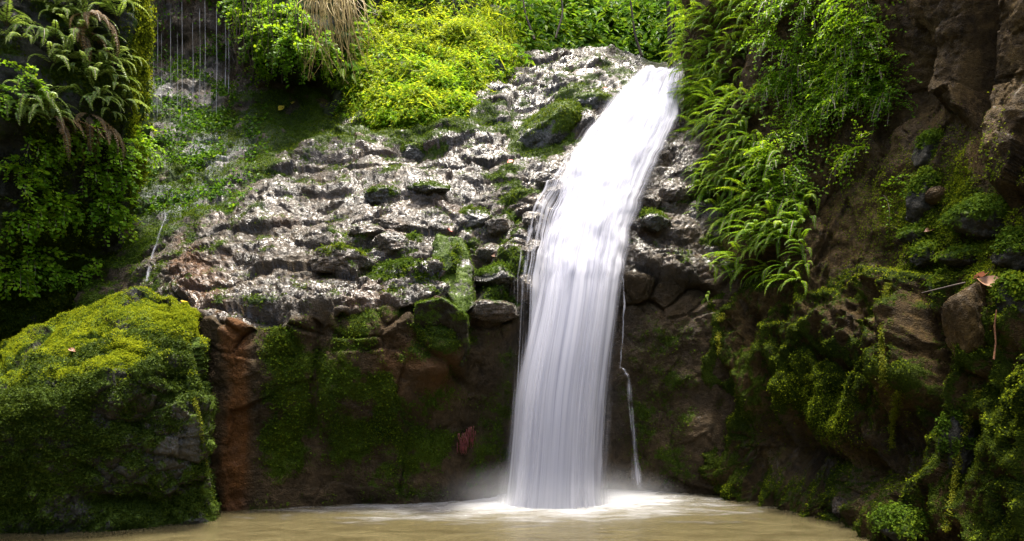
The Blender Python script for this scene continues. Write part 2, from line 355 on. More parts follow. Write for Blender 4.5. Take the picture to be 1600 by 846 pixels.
# ------------------------------------------------------------------ left mossy boulder
def colC(rows): return [P(*r) for r in rows]
boul = [
    [PZ(-420, 6.2, -.8), PZ(-420, 6.2, 0), P(-420, 700, 6.3), P(-420, 620, 6.7), P(-420, 560, 7.2), P(-420, 520, 8.0), PZ(-420, 9.2, .6)],
    [PZ(-120, 6.5, -.8), PZ(-120, 6.5, 0), P(-120, 730, 6.35), P(-120, 670, 6.35), P(-120, 615, 6.9), P(-120, 580, 7.9), PZ(-120, 9.2, .6)],
    [PZ(0, 6.55, -.8), PZ(0, 6.55, 0), P(0, 730, 6.38), P(0, 645, 6.42), P(0, 580, 7.0), P(0, 535, 7.9), PZ(0, 9.2, .6)],
    [PZ(90, 6.65, -.8), PZ(90, 6.65, 0), P(90, 720, 6.45), P(90, 625, 6.5), P(90, 545, 7.05), P(90, 490, 7.9), PZ(90, 9.2, .8)],
    [PZ(170, 6.75, -.8), PZ(170, 6.75, 0), P(170, 700, 6.55), P(170, 605, 6.6), P(170, 520, 7.1), P(170, 460, 7.9), PZ(170, 9.2, 1.)],
    [PZ(240, 6.9, -.8), PZ(240, 6.9, 0), P(240, 690, 6.7), P(240, 590, 6.75), P(240, 515, 7.15), P(245, 455, 7.9), PZ(240, 9.2, 1.2)],
    [PZ(300, 7.0, -.8), PZ(300, 7.0, 0), P(296, 690, 6.9), P(286, 580, 6.95), P(284, 510, 7.2), P(290, 468, 7.8), PZ(300, 9.2, 1.3)],
    [PZ(335, 7.15, -.8), PZ(335, 7.15, 0), P(325, 690, 7.05), P(308, 580, 7.05), P(306, 520, 7.3), P(312, 490, 7.8), PZ(320, 9.2, 1.3)],
    [PZ(340, 7.9, -.8), PZ(340, 7.9, 0), P(334, 690, 7.9), P(322, 580, 7.9), P(325, 525, 8.), P(330, 505, 8.3), PZ(340, 9.2, 1.3)],
]
K = Surf(boul, [60, 70, 70, 66, 56, 50, 36, 20], [8, 80, 80, 60, 60, 20], bu=2, bv=8)
px, py, B = K.px, K.py, K.B
warp = np.stack([fbm(B*1.3, 3, 191), fbm(B*1.3, 3, 192), fbm(B*1.3, 3, 193)], 1)*.25
edge = blob(px, py, 290, 660, 70, 120)
d = fbm(B*.9, 4, 121)*.28+facets((B+warp)*np.array([2, 2, 2.6]), 113, 1., .3)*(.07+.09*edge)+lumps((B+warp*.5)*4.5, 115, .5, .6)*.045+fbm(B*5, 4, 122)*.06+fbm(B*16, 3, 123)*.03
d = d-.22*blob(px, py, 225, 660, 45, 26)-.2*blob(px, py, 280, 580, 22, 16)-.2*blob(px, py, 190, 790, 60, 12)
d = d*sst(5.6, 5.0, K.k)
K.displace(d)
n5 = fbm(K.V*2, 4, 161)
K.attrs['moss'] = np.clip(.70+n5*1.1+fbm(K.V*6, 3, 162)*.6-.8*blob(px, py, 265, 690, 65, 70)*sst(-.2, .1, n5)+.3*K.N[:, 2], 0, 1)
K.attrs['rust'] = np.clip(.5*blob(px, py, 225, 660, 50, 40), 0, 1); K.attrs['wet'] = np.clip(.2+.8*blob(px, py, 270, 670, 60, 80)+.6*sst(780, 815, py), 0, 1)
ob = K.build('boulder', M['boulder'], label='huge moss covered boulder rising from the pool at left of the waterfall', category='boulder')
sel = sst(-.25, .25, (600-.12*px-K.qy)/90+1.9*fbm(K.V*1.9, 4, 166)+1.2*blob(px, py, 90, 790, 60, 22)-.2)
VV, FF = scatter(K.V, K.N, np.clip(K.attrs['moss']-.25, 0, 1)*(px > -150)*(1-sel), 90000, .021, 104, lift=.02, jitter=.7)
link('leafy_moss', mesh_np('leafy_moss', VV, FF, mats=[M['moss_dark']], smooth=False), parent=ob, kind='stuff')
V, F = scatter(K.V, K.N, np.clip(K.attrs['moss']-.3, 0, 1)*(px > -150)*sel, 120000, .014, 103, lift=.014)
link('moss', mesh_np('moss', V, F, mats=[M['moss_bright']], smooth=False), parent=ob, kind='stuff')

# ------------------------------------------------------------------ left cliff with ferns
def colB(px, Ys, px2=None):
    pys = [640, 540, 440, 320, 180, 40, -120, -300]
    pts = [P(px, a, b) for a, b in zip(pys, Ys)]
    t = pts[-1]; return pts+[(t[0]-2.5, t[1]+.4, t[2]+.4)]
def wcol(x, y, zs, dx, top=2.5):
    pts = [(x, y, z) for z in zs]; return pts+[(x+dx*top, y, zs[-1]+.4)]
zsl = [-.8, .6, 1.8, 3.2, 4.8, 6.3, 7.6, 9.0]
rowsB = [wcol(-7.5, -8, zsl, -1), wcol(-7.2, -2, zsl, -1), wcol(-6.9, 3, zsl, -1),
         colB(-420, [7.4, 7.4, 7.2, 7.0, 6.8, 6.8, 6.8, 6.8]),
         colB(-120, [8.6, 8.6, 8.3, 8.0, 7.8, 7.8, 7.8, 7.8]),
         colB(30, [9.2, 9.2, 9.0, 8.7, 8.4, 8.4, 8.5, 8.6]),
         colB(120, [9.7, 9.7, 9.4, 9.0, 8.8, 8.8, 8.9, 9.0]),
         [P(170, 640, 10.2), P(172, 540, 10.2), P(182, 440, 9.8), P(196, 320, 9.5), P(200, 180, 9.2), P(203, 40, 9.2), P(205, -120, 9.3), P(205, -300, 9.3), P(-100, -330, 9.7)],
         [P(185, 640, 10.8), P(190, 540, 10.7), P(200, 440, 10.3), P(215, 320, 10.0), P(222, 180, 9.8), P(224, 40, 9.8), P(226, -120, 9.8), P(226, -300, 9.8), P(-50, -330, 10.2)],
         [P(150, 640, 13), P(150, 540, 13), P(160, 440, 13), P(180, 320, 13), P(190, 180, 13), P(195, 40, 13), P(195, -120, 13), P(200, -300, 13), P(-50, -330, 13)]]
Bc = Surf(rowsB, [12, 12, 30, 60, 70, 60, 56, 30, 24], [30, 50, 60, 70, 70, 60, 30, 16], bu=4, bv=6)
B = Bc.B
warp = np.stack([fbm(B*1.1, 3, 291), fbm(B*1.1, 3, 292), fbm(B*1.1, 3, 293)], 1)*.3
d = fbm(B*.7, 4, 221)*.4+facets((B+warp)*np.array([1.6, 1.6, 1.3]), 213, 1., .3)*.14+fbm(B*4, 4, 222)*.1+fbm(B*14, 3, 223)*.03
Bc.displace(d)
n5 = fbm(Bc.V*1.6, 4, 261)
Bc.attrs['moss'] = np.clip(.45+n5*1.1+.5*sst(350, 480, Bc.py)+.5*blob(Bc.px, Bc.py, 215, 100, 14, 120), 0, 1); Bc.attrs['rust'] = np.zeros(len(B)); Bc.attrs['wet'] = np.clip(.3+n5, 0, 1)
Bc.build('cliff', M['left'], kind='structure')
V, F = scatter(Bc.V, Bc.N, np.clip(Bc.attrs['moss']-.35, 0, 1)*(Bc.px > -60)*(Bc.V[:, 1] > 6), 60000, .032, 203, lift=.05)
link('cliff_moss', mesh_np('cliff_moss', V, F, mats=[M['moss_olive']], smooth=False), kind='stuff')
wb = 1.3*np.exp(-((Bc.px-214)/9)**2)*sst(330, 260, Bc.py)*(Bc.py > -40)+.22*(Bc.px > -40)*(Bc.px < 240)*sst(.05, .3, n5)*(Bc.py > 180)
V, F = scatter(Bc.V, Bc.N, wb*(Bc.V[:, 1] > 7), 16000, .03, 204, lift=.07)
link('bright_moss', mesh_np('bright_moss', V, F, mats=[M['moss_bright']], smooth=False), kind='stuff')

# ------------------------------------------------------------------ rock roof above the dripping alcove
rowsF = []
for p0, lip, yf in [(170, -60, 13.0), (215, -50, 13.1), (260, -30, 13.1), (310, -34, 13.), (355, -20, 12.8), (395, 80, 12.2), (450, 112, 11.9), (500, 108, 12.), (545, 60, 12.4), (560, -20, 13.2), (570, -120, 14.5)]:
    rowsF.append([P(p0, lip+18, yf+1.8), P(p0, lip+14, yf+.8), P(p0, lip, yf), P(p0, lip-50, yf-.1), P(p0, lip-110, yf+.1), P(p0, -180, yf+.3), P(p0, -330, yf+.8), P(p0, -380, yf+3.)])
Fr = Surf(rowsF, [20, 30, 34, 34, 30, 40, 40, 30, 20, 20], [14, 24, 40, 40, 40, 24, 14], bu=4, bv=3)
B = Fr.B
d = fbm(B*.9, 4, 321)*.35+facets(B*np.array([1.8, 1.8, 1.8]), 313, 1., .3)*.14+fbm(B*5, 4, 322)*.1
Fr.displace(d)
n5 = fbm(Fr.V*1.6, 4, 361)
Fr.attrs['moss'] = np.clip(.5+n5, 0, 1); Fr.attrs['rust'] = np.zeros(len(B)); Fr.attrs['wet'] = np.clip((.6+n5)*sst(390, 350, Fr.px), 0, 1)
Fr.attrs['film_sheen'] = np.clip(sst(385, 340, Fr.px)*(.35+1.6*fbm(Fr.V*np.array([5., 5., 1.2]), 4, 365)), 0, 1)  # water film plus wet sheen, painted pale to lift the shaded rock
Fr.build('rock_overhang', M['left'], kind='structure')

# ------------------------------------------------------------------ right cliff
pysD = [-320, -150, 0, 150, 300, 450, 600, 700]
def colD(pxs, Ys, wpx, wY):
    pts = [PZ(wpx, wY, -.8), PZ(wpx, wY, 0.)]+[P(a, b, c) for a, b, c in list(zip(pxs, pysD, Ys))[::-1]]
    t = pts[-1]; return pts+[(t[0]+3, t[1]+.5, t[2]+.5)]
def colDw(x, y):
    zs = [-.8, 0, .6, 1.4, 2.4, 3.4, 4.4, 5.4, 6.6, 7.8]
    return [(x+.05*z, y, z) for z in zs]+[(x+3.5, y, 8.3)]
c8 = lambda p: [p]*8
rowsD = [
    colD([1085, 1085, 1085, 1090, 1100, 1110, 1130, 1140], [13.5, 13.5, 13.5, 12.8, 11.4, 10.4, 9.4, 9.2], 1150, 9.2),
    colD([1072, 1068, 1066, 1070, 1080, 1088, 1104, 1112], [11.6, 11.6, 11.5, 11.3, 10.2, 9.4, 8.7, 8.5], 1120, 8.45),
    colD([1132]*4+[1135, 1140, 1150, 1155], [10.6, 10.6, 10.5, 10.2, 9.5, 8.9, 8.2, 8.05], 1160, 8.15),
    colD(c8(1215), [9.7, 9.6, 9.5, 9.3, 8.9, 8.4, 7.75, 7.65], 1215, 7.8),
    colD(c8(1300), [8.9, 8.8, 8.8, 8.9, 8.7, 8.0, 7.2, 7.15], 1300, 7.3),
    colD(c8(1390), [8.1, 8.0, 8.05, 8.2, 8.0, 7.3, 6.75, 6.55], 1385, 6.35),
    colD(c8(1490), [7.3, 7.2, 7.2, 7.3, 6.9, 6.5, 6.15, 5.95], 1480, 5.8),
    colD(c8(1600), [6.6, 6.5, 6.5, 6.5, 6.1, 5.8, 5.5, 5.35], 1590, 5.1),
    colD(c8(1760), [5.8, 5.7, 5.6, 5.5, 5.2, 5.0, 4.8, 4.6], 1740, 4.4),
    colDw(4.6, 2.6), colDw(5.2, -2), colDw(5.6, -8)]
D = Surf(rowsD, [20, 40, 56, 60, 62, 66, 76, 60, 24, 12, 10], [8, 70, 60, 76, 76, 76, 76, 60, 20, 10], bu=4, bv=6)
px, py, B = D.px, D.py, D.B
warp = np.stack([fbm(B*1.1, 3, 491), fbm(B*1.1, 3, 492), fbm(B*1.1, 3, 493)], 1)*.35
lowz = sst(380, 480, py)
d = fbm(B*.8, 4, 421)*.32+facets((B+warp)*np.array([1.2, 1.2, .28]), 413, 1., .12)*.15+facets((B+warp)*np.array([3, 3, 1.]), 414, 1., .2)*.05
rg = 1-np.abs(fbm(B*np.array([2.6, 2.6, .55]), 4, 424))*2.2
d = d+facets((B+warp*.4)*np.array([7, 7, 5.]), 415, 1., .4)*.022
d = d+lowz*(np.clip(rg, 0, 1)-.5)*.42+lowz*lumps((B+warp)*np.array([3.6, 3.6, 1.3]), 427, .5, .6)*.09+fbm(B*5, 4, 422)*(.05+.06*lowz)+fbm(B*16, 3, 423)*.022
cav = blob(px, py, 1235, 720, 55, 45)+blob(px, py, 1400, 700, 42, 55)+.7*blob(px, py, 1190, 690, 40, 50)+.6*blob(px, py, 1335, 740, 40, 40)
d = d-cav*.75
d = d+.35*sst(1478, 1500, px-(py*.02))*sst(1552, 1535, px)*sst(205, 175, py+(1520-px)*.5)          # the tan pillar
d = d-.35*sst(1540, 1555, px)*sst(1588, 1575, px)*sst(420, 300, py)+.25*sst(1575, 1592, px)*sst(1680, 1650, px)*sst(330, 300, py)
d = d+.3*sst(1370, 1384, px)*sst(1475, 1440, px)*sst(425, 450, py)*sst(640, 600, py)            # column with a lit moss rim
d = d-.3*blob(px, py, 1440, 130, 25, 60)-.3*blob(px, py, 1470, 560, 22, 120)
prot = d-blur(blur(d.reshape(D.nv, D.nu), 40, 0), 40, 1).ravel()
D.displace(d)
n5 = fbm(D.V*1.7, 4, 461); nl = -D.N[:, 0]*.5+D.N[:, 2]
moss = lowz*(.3+n5*1.+.4*nl+2.6*prot)+.7*blob(px, py, 1100, 430, 40, 90)+.8*blob(px, py, 1250, 620, 110, 60)+.9*blob(px, py, 1500, 350, 120, 80)*(nl > .1)+.5*blob(px, py, 1550, 700, 90, 120)+.35*sst(1180, 1100, px)
moss = moss+.7*np.exp(-((px-1379)/7)**2)*sst(420, 450, py)*sst(640, 600, py)
moss = moss*(1-.7*np.clip(cav, 0, 1))
D.attrs['moss'] = np.clip(moss, 0, 1)
D.attrs['rust'] = np.clip(.45*blob(px, py, 1400, 200, 130, 160)+.4*sst(.1, .5, fbm(D.V*1.3, 3, 471)), 0, 1)
D.attrs['wet'] = np.clip(.1+.7*np.clip(cav, 0, 1), 0, 1)
D.build('cliff', M['cliff'], kind='structure')
V, F = scatter(D.V, D.N, np.clip(D.attrs['moss']-.25, 0, 1)*(px > 1040)*(px < 1700)*(D.V[:, 1] > 3), 120000, .014, 403, lift=.012)
link('cliff_moss', mesh_np('cliff_moss', V, F, mats=[M['moss_olive']], smooth=False), kind='stuff')
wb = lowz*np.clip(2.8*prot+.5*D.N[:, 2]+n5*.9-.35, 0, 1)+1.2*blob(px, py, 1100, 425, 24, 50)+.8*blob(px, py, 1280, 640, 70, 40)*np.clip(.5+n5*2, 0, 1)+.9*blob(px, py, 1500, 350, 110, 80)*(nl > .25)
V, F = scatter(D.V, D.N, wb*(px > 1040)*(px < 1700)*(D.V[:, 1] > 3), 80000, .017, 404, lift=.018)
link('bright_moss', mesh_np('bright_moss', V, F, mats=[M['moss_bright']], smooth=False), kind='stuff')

# ------------------------------------------------------------------ hillside behind, with its green cover
rowsE = []
for p0, ys in [(-200, [14, 15, 16.5, 18, 20, 23]), (300, [13.6, 14.2, 15.2, 16.5, 18.5, 22]), (500, [12.2, 12.6, 13.2, 14.2, 16, 21]), (620, [11.5, 11.95, 12.8, 14.0, 16.4, 21]), (720, [11.5, 12.05, 12.9, 14.2, 16.6, 21]),
               (790, [13.0, 13.2, 13.5, 15.0, 17.2, 21]), (860, [14.6, 15., 15.7, 16.6, 18.2, 22]), (960, [15.2, 15.6, 16.3, 17, 18.6, 22]), (1060, [15.2, 15.6, 16.3, 17, 18.6, 22]), (1200, [15.2, 15.6, 16.3, 17, 18.6, 22]), (1700, [15.2, 15.6, 16.3, 17, 18.6, 22])]:
    rowsE.append([P(p0, 240, ys[0]), P(p0, 190, ys[1]), P(p0, 110, ys[2]), P(p0, 20, ys[3]), P(p0, -130, ys[4]), P(p0, -300, ys[5]), (P(p0, 0, 30)[0], 40, 15)])
E = Surf(rowsE, [24, 24, 30, 30, 30, 26, 30, 30, 20, 16], [20, 30, 40, 40, 20, 8], bu=4, bv=4)
E.displace(fbm(E.B*.6, 4, 521)*.7+fbm(E.B*2.2, 3, 522)*.22)
E.build('hillside', M['earth'], kind='structure')
px, py = E.qx, E.qy
ww = sst(515, 560, px)*sst(880, 800, px)*(py < 205)*(py > -120)*(.4+sst(-.1, .3, fbm(E.V*1.5, 3, 531)))
def sprigs(S, w, n, per, stem, leaf, seed, aspect=.4, tilt=.5):
    g = np.random.default_rng(seed); p = np.clip(w, 0, None); p = p/p.sum(); i = g.choice(len(p), n, p=p)
    d0 = S.N[i]*.45+np.array([0, -.15, .75])+g.normal(0, tilt, (n, 3))*.6; d0 /= np.linalg.norm(d0, axis=1, keepdims=True)
    ln = stem*(.4+g.random(n)*1.0); k = np.tile(np.linspace(.1, 1, per), (n, 1)); an = k*7.6*per/8+g.random((n, 1))*6.28
    a = np.cross(d0, [.3, .8, .1]); a /= np.linalg.norm(a, axis=1, keepdims=True); b = np.cross(d0, a)
    rad = a[:, None]*np.cos(an)[..., None]+b[:, None]*np.sin(an)[..., None]
    c = S.V[i][:, None]+d0[:, None]*(ln[:, None]*k)[..., None]-np.array([0, 0, 1.])*(ln[:, None]*k**2*.25)[..., None]
    dv = rad*.85+d0[:, None]*.35+g.normal(0, .2, rad.shape)-np.array([0, 0, .25]); dv /= np.linalg.norm(dv, axis=2, keepdims=True)
    wv = np.cross(dv, d0[:, None]+g.normal(0, .3, rad.shape)); wv /= np.linalg.norm(wv, axis=2, keepdims=True)
    L = (leaf*(.6+.8*g.random((n, per)))*(1.15-.5*k))[..., None]; nn = np.cross(wv, dv)
    c, dv, wv, nn, L = [x.reshape(-1, x.shape[-1]) for x in (c, dv, wv, nn, L)]
    V = np.stack([c, c+dv*L*.45+wv*L*aspect*.5+nn*L*.08, c+dv*L-np.array([0, 0, .2])*L, c+dv*L*.45-wv*L*aspect*.5+nn*L*.08], 1).reshape(-1, 3)
    return V, np.arange(len(V)).reshape(-1, 4)
cl = sst(-.15, .25, fbm(E.V*1.3, 3, 534))
V, F = sprigs(E, ww*(.12+cl), 10000, 9, .26, .085, 501)
V2, F2 = scatter(E.V, E.N, ww, 700, .28, 503, jitter=.6, lift=.4, normal_mix=.1, up=-.1, aspect=.06)
link('meadow_herbs', mesh_np('meadow_herbs', np.concatenate([V, V2]), np.concatenate([F, F2+len(V)]), mats=[M['herb']], smooth=False), kind='stuff')
V, F = sprigs(E, ww*(.3+sst(60, 190, py)*1.5), 4200, 8, .24, .10, 505)
link('meadow_greens', mesh_np('meadow_greens', V, F, mats=[M['maiden']], smooth=False), kind='stuff')
ww2 = (sst(790, 860, px)*(px < 1250)+.5*(px < 560)*(px > 200))*(py < 130)*(py > -250)*(.3+sst(-.1, .3, fbm(E.V*1.5, 3, 532)))
V, F = sprigs(E, ww2, 3600, 9, .75, .24, 502)
link('undergrowth', mesh_np('undergrowth', V, F, mats=[M['jungle']], smooth=False), kind='stuff')

# ------------------------------------------------------------------ ground, pool
def flat(name, x0, x1, y0, y1, z, m, **kw):
    return link(name, mesh_np(name, [(x0, y0, z), (x1, y0, z), (x1, y1, z), (x0, y1, z)], [(0, 1, 2, 3)], mats=[m], smooth=False), **kw)
flat('ground', -300, 300, -300, 300, -.9, M['earth'], kind='structure')
g = np.linspace(0, 1, 40); X, Yg = np.meshgrid(g, g); X = -40+X*80; T = Yg
Gk = np.stack([X, -9-T*14, -1+T*13+fbm(np.stack([X.ravel()*.15, T.ravel()*3, X.ravel()*0], 1), 3, 7).reshape(X.shape)*2], -1).reshape(-1, 3)
link('far_bank', mesh_np('far_bank', Gk, grid_faces(40, 40)[:, ::-1], mats=[M['earth']]), kind='structure')
m, nt, N, L = mat('muddy_pool_water')
tc = N('ShaderNodeTexCoord'); gp = tc.outputs['Object']
sx = N('ShaderNodeSeparateXYZ'); L(gp, sx.inputs[0])
def ell(cx, cy, rx, ry):
    a = mth(N, L, 'DIVIDE', mth(N, L, 'SUBTRACT', sx.outputs[0], cx), rx); b = mth(N, L, 'DIVIDE', mth(N, L, 'SUBTRACT', sx.outputs[1], cy), ry)
    return mth(N, L, 'SQRT', mth(N, L, 'ADD', mth(N, L, 'MULTIPLY', a, a), mth(N, L, 'MULTIPLY', b, b)))
mp = N('ShaderNodeMapping'); mp.inputs['Scale'].default_value = (1., 2.6, 1); L(gp, mp.inputs[0])
n1 = noise(N, L, mp.outputs[0], 2.2, 5, .6, .6); n2 = noise(N, L, mp.outputs[0], 9, 4, .6, .5)
fe = mth(N, L, 'ADD', ell(.5, 8.35, 1.8, 1.0), mth(N, L, 'MULTIPLY', mth(N, L, 'SUBTRACT', n1.outputs[0], .5), .9))
mr = N('ShaderNodeMapRange'); mr.interpolation_type = 'SMOOTHSTEP'; mr.inputs[1].default_value = 1.15; mr.inputs[2].default_value = .1; L(fe, mr.inputs[0])
fe2 = mth(N, L, 'ADD', ell(.1, 7.9, 3.2, 1.0), mth(N, L, 'MULTIPLY', mth(N, L, 'SUBTRACT', n1.outputs[0], .5), 1.6))
mr2 = N('ShaderNodeMapRange'); mr2.interpolation_type = 'SMOOTHSTEP'; mr2.inputs[1].default_value = 1.0; mr2.inputs[2].default_value = .2; mr2.inputs[4].default_value = .3; L(fe2, mr2.inputs[0])
foam = mth(N, L, 'MAXIMUM', mr.outputs[0], mr2.outputs[0])
mud = ramp(N, L, n1.outputs[0], [(.35, (.040, .033, .015)), (.65, (.072, .061, .030))])
b = N('ShaderNodeBsdfPrincipled'); L(mixc(N, L, foam, mud, (.52, .53, .55)), b.inputs['Base Color'])
L(mixf(N, L, foam, .10, .7), b.inputs['Roughness']); b.inputs['IOR'].default_value = 1.33
bp = N('ShaderNodeBump'); bp.inputs['Strength'].default_value = .35; bp.inputs['Distance'].default_value = .05; L(mth(N, L, 'ADD', n1.outputs[0], mth(N, L, 'MULTIPLY', n2.outputs[0], .3)), bp.inputs['Height']); L(bp.outputs[0], b.inputs['Normal'])
o = N('ShaderNodeOutputMaterial'); L(b.outputs[0], o.inputs[0]); M['pool'] = m
flat('water', -30, 30, -8.5, 9.6, 0, M['pool'], kind='structure')

# ------------------------------------------------------------------ falling water
def veil_mat(name, fu, fv, lo, hi, dens, seed, ew=.75):
    m, nt, N, L = mat(name)
    cu, cv, ed = attr(N, 'fu'), attr(N, 'fv'), attr(N, 'edge')
    cx = N('ShaderNodeCombineXYZ'); L(mth(N, L, 'MULTIPLY', cu, fu), cx.inputs[0]); L(mth(N, L, 'MULTIPLY', cv, fv), cx.inputs[1]); cx.inputs[2].default_value = seed
    n1 = noise(N, L, cx.outputs[0], 1., 3.5, .55, .3)
    c2 = N('ShaderNodeCombineXYZ'); L(mth(N, L, 'MULTIPLY', cu, fu*.22), c2.inputs[0]); L(mth(N, L, 'MULTIPLY', cv, fv*1.8), c2.inputs[1]); c2.inputs[2].default_value = seed+4
    n2 = noise(N, L, c2.outputs[0], 1., 3, .5, .3)
    f = mth(N, L, 'ADD', mth(N, L, 'MULTIPLY', n1.outputs[0], .78), mth(N, L, 'MULTIPLY', n2.outputs[0], .22))
    # dense in the middle, broken into threads at the edges
    f = mth(N, L, 'ADD', f, mth(N, L, 'MULTIPLY', mth(N, L, 'SUBTRACT', ed, .5), ew))
    mr = N('ShaderNodeMapRange'); mr.interpolation_type = 'SMOOTHSTEP'; mr.inputs[1].default_value = lo; mr.inputs[2].default_value = hi; L(f, mr.inputs[0])
    al = mth(N, L, 'MULTIPLY', mr.outputs[0], dens)
    df = N('ShaderNodeBsdfDiffuse'); L(ramp(N, L, n1.outputs[0], [(.3, (.38, .39, .47)), (.62, (.60, .60, .65))]), df.inputs[0])  # lavender grey end paints soft shading into the water
    tr = N('ShaderNodeBsdfTranslucent'); tr.inputs[0].default_value = (.68, .68, .74, 1)
    bp = N('ShaderNodeBump'); bp.inputs['Strength'].default_value = .12; bp.inputs['Distance'].default_value = .05; L(n1.outputs[0], bp.inputs['Height']); L(bp.outputs[0], df.inputs['Normal'])
    a = N('ShaderNodeMixShader'); a.inputs[0].default_value = .4; L(df.outputs[0], a.inputs[1]); L(tr.outputs[0], a.inputs[2])
    t = N('ShaderNodeBsdfTransparent'); x = N('ShaderNodeMixShader'); L(al, x.inputs[0]); L(t.outputs[0], x.inputs[1]); L(a.outputs[0], x.inputs[2])
    o = N('ShaderNodeOutputMaterial'); L(x.outputs[0], o.inputs[0]); return m
FALL = [  # py, left px, right px, depth
    (100, 1012, 1072, 12.7), (118, 992, 1070, 12.2), (150, 958, 1068, 11.55), (200, 925, 1058, 10.75), (250, 880, 1030, 10.05), (300, 848, 1008, 9.55),
    (350, 824, 992, 9.15), (400, 813, 980, 8.86), (430, 810, 976, 8.72), (500, 808, 968, 8.52), (600, 804, 956, 8.36), (700, 796, 949, 8.27), (780, 788, 948, 8.22), (800, 780, 956, 8.2)]
def veil(name, mt, grow, dx, fwd, seed, parent, bulge=.28, nu=70, nv=260, top=0, amp=1., lsh=0):
    fy = np.array(FALL, float)
    t = np.linspace(top, len(fy)-1, nv)
    g = lambda c: np.interp(t, np.arange(len(fy)), fy[:, c])
    k = np.ones(31)/31
    sm = lambda a: np.convolve(np.pad(a, 15, 'edge'), k, 'valid')
    pyv, l, r, Y = sm(g(0)), sm(g(1)), sm(g(2)), sm(g(3))
    jag = fbm(np.stack([pyv*.022, pyv*0+seed, pyv*0], 1), 3, 77)*sst(470, 400, pyv)*sst(130, 200, pyv); l = l-5-11*jag; r = r+10*fbm(np.stack([pyv*.03, pyv*0+9, pyv*0], 1), 3, 78)*sst(470, 400, pyv)*sst(130, 200, pyv)
    l = l+lsh*sst(230, 330, pyv)*sst(640, 400, pyv)
    c = (l+r)/2+dx; h = (r-l)/2*grow
    u = np.linspace(-1, 1, nu)
    PX = c[:, None]+h[:, None]*u[None]; prof = np.sqrt(np.clip(1-(u*.96)**2, 0, 1))
    YY = Y[:, None]-fwd-bulge*prof[None]*1.+0*PX
    X = (PX-800)/FPX*YY; Z = CAMZ+(HY-pyv[:, None])/FPX*YY
    V = np.stack([X, YY, Z], -1)
    n = gnormals(V); n *= np.sign(-(n[..., 1:2])+1e-9)
    q = V.reshape(-1, 3)
    upper = sst(500, 330, np.repeat(pyv, nu))
    steps = q[:, 2]*1.55+fbm(q*np.array([1.4, 1.4, .6]), 3, seed)*1.3+.35*np.tile(np.abs(u), nv); cas = np.sin(steps*6.28)*.5
    lump = fbm(q*np.array([3.2, .9, .9]), 3, seed+2)
    folds = fbm(np.stack([np.tile(u, nv)*7, np.repeat(t, nu)*.12, np.full(nu*nv, seed*.7)], 1), 3, seed+1)
    flow = fbm(np.stack([np.tile(u, nv)*3.2+fbm(q*.8, 2, seed+5)*.8, np.repeat(t, nu)*.7, np.full(nu*nv, seed*1.3)], 1), 3, seed+6)
    d = amp*(upper*(cas*.05+lump*.07+flow*.2)+(1-upper)*folds*.07+upper*folds*.05)
    d = blur(blur(d.reshape(nv, nu), 4, 0), 3, 1).ravel()
    q = q+n.reshape(-1, 3)*np.where(d < 0, d*.35, d)[:, None]
    uu = np.tile(u, nv); tt = np.repeat(t, nu)
    return link(name, mesh_np(name, q, grid_faces(nv, nu), {'fu': uu*.5*grow, 'fv': tt, 'edge': np.clip(1-np.abs(uu), 0, 1)**.55*sst(-.01, .5, tt-top+.02)}, [mt]), parent=parent)
wf = bpy.data.objects.new('waterfall', None); C.objects.link(wf)
wf['label'] = 'tall white silky waterfall sliding down the chute and dropping into the pool'; wf['category'] = 'waterfall'
M['veil1'] = veil_mat('water_veil', 20, .2, .12, .72, 1., 1., 1.15); M['veil2'] = veil_mat('water_threads', 30, .18, .40, .95, .7, 7., .9); M['veil3'] = veil_mat('water_fringe', 52, .3, .5, .72, .6, 13.)
veil('main_sheet', M['veil1'], 1.06, 0, .16, 11, wf, lsh=34)
veil('outer_threads', M['veil2'], 1.04, 0, .23, 12, wf, amp=1.2, lsh=26)
veil('loose_fringe', M['veil3'], 1.22, -3, .04, 13, wf, amp=1.3)

def ribbon(pts, widths, n=40, seed=0, wob=.02, nu=7):
    """a narrow bulging strand of water through world points"""
    pts = np.array(pts, float); t = np.linspace(0, len(pts)-1, n); i = np.arange(len(pts))
    c = np.stack([np.interp(t, i, pts[:, k]) for k in range(3)], 1); w = np.interp(t, i, widths)
    for k in range(2): c[1:-1] = .25*c[:-2]+.5*c[1:-1]+.25*c[2:]
    c[:, 0] += fbm(np.stack([t*1.7, t*0+seed, t*0], 1), 3, seed)*wob
    u = np.linspace(-1, 1, nu)
    V = np.stack([c[:, None, 0]+w[:, None]*u, c[:, None, 1]-w[:, None]*.6*(1-u**2)+0*u, c[:, None, 2]+0*w[:, None]*u], -1)
    return V.reshape(-1, 3), grid_faces(n, nu), {'fu': np.tile(u*.12, n)+seed*.37, 'fv': np.repeat(t, nu)*1.2, 'edge': np.tile((1-np.abs(u))**.6, n)*np.repeat(sst(0, .12, t/t[-1])*sst(1.06, .93, t/t[-1])*(.75+.5*fbm(np.stack([t*2.3, t*0+seed, t*0+5], 1), 2, seed+3)), nu)}
M['thread'] = veil_mat('thin_water_thread', 24, .8, .38, .9, .5, 21.)
M['drip'] = veil_mat('drip_thread', 8, 2.2, .3, .8, .6, 23.)
def strand(name, pts, widths, label, cat, mt, group=None, seed=0, wob=.02):
    V, F, at = ribbon(pts, widths, 50, seed, wob); link(name, mesh_np(name, V, F, at, [mt]), label=label, category=cat, group=group)
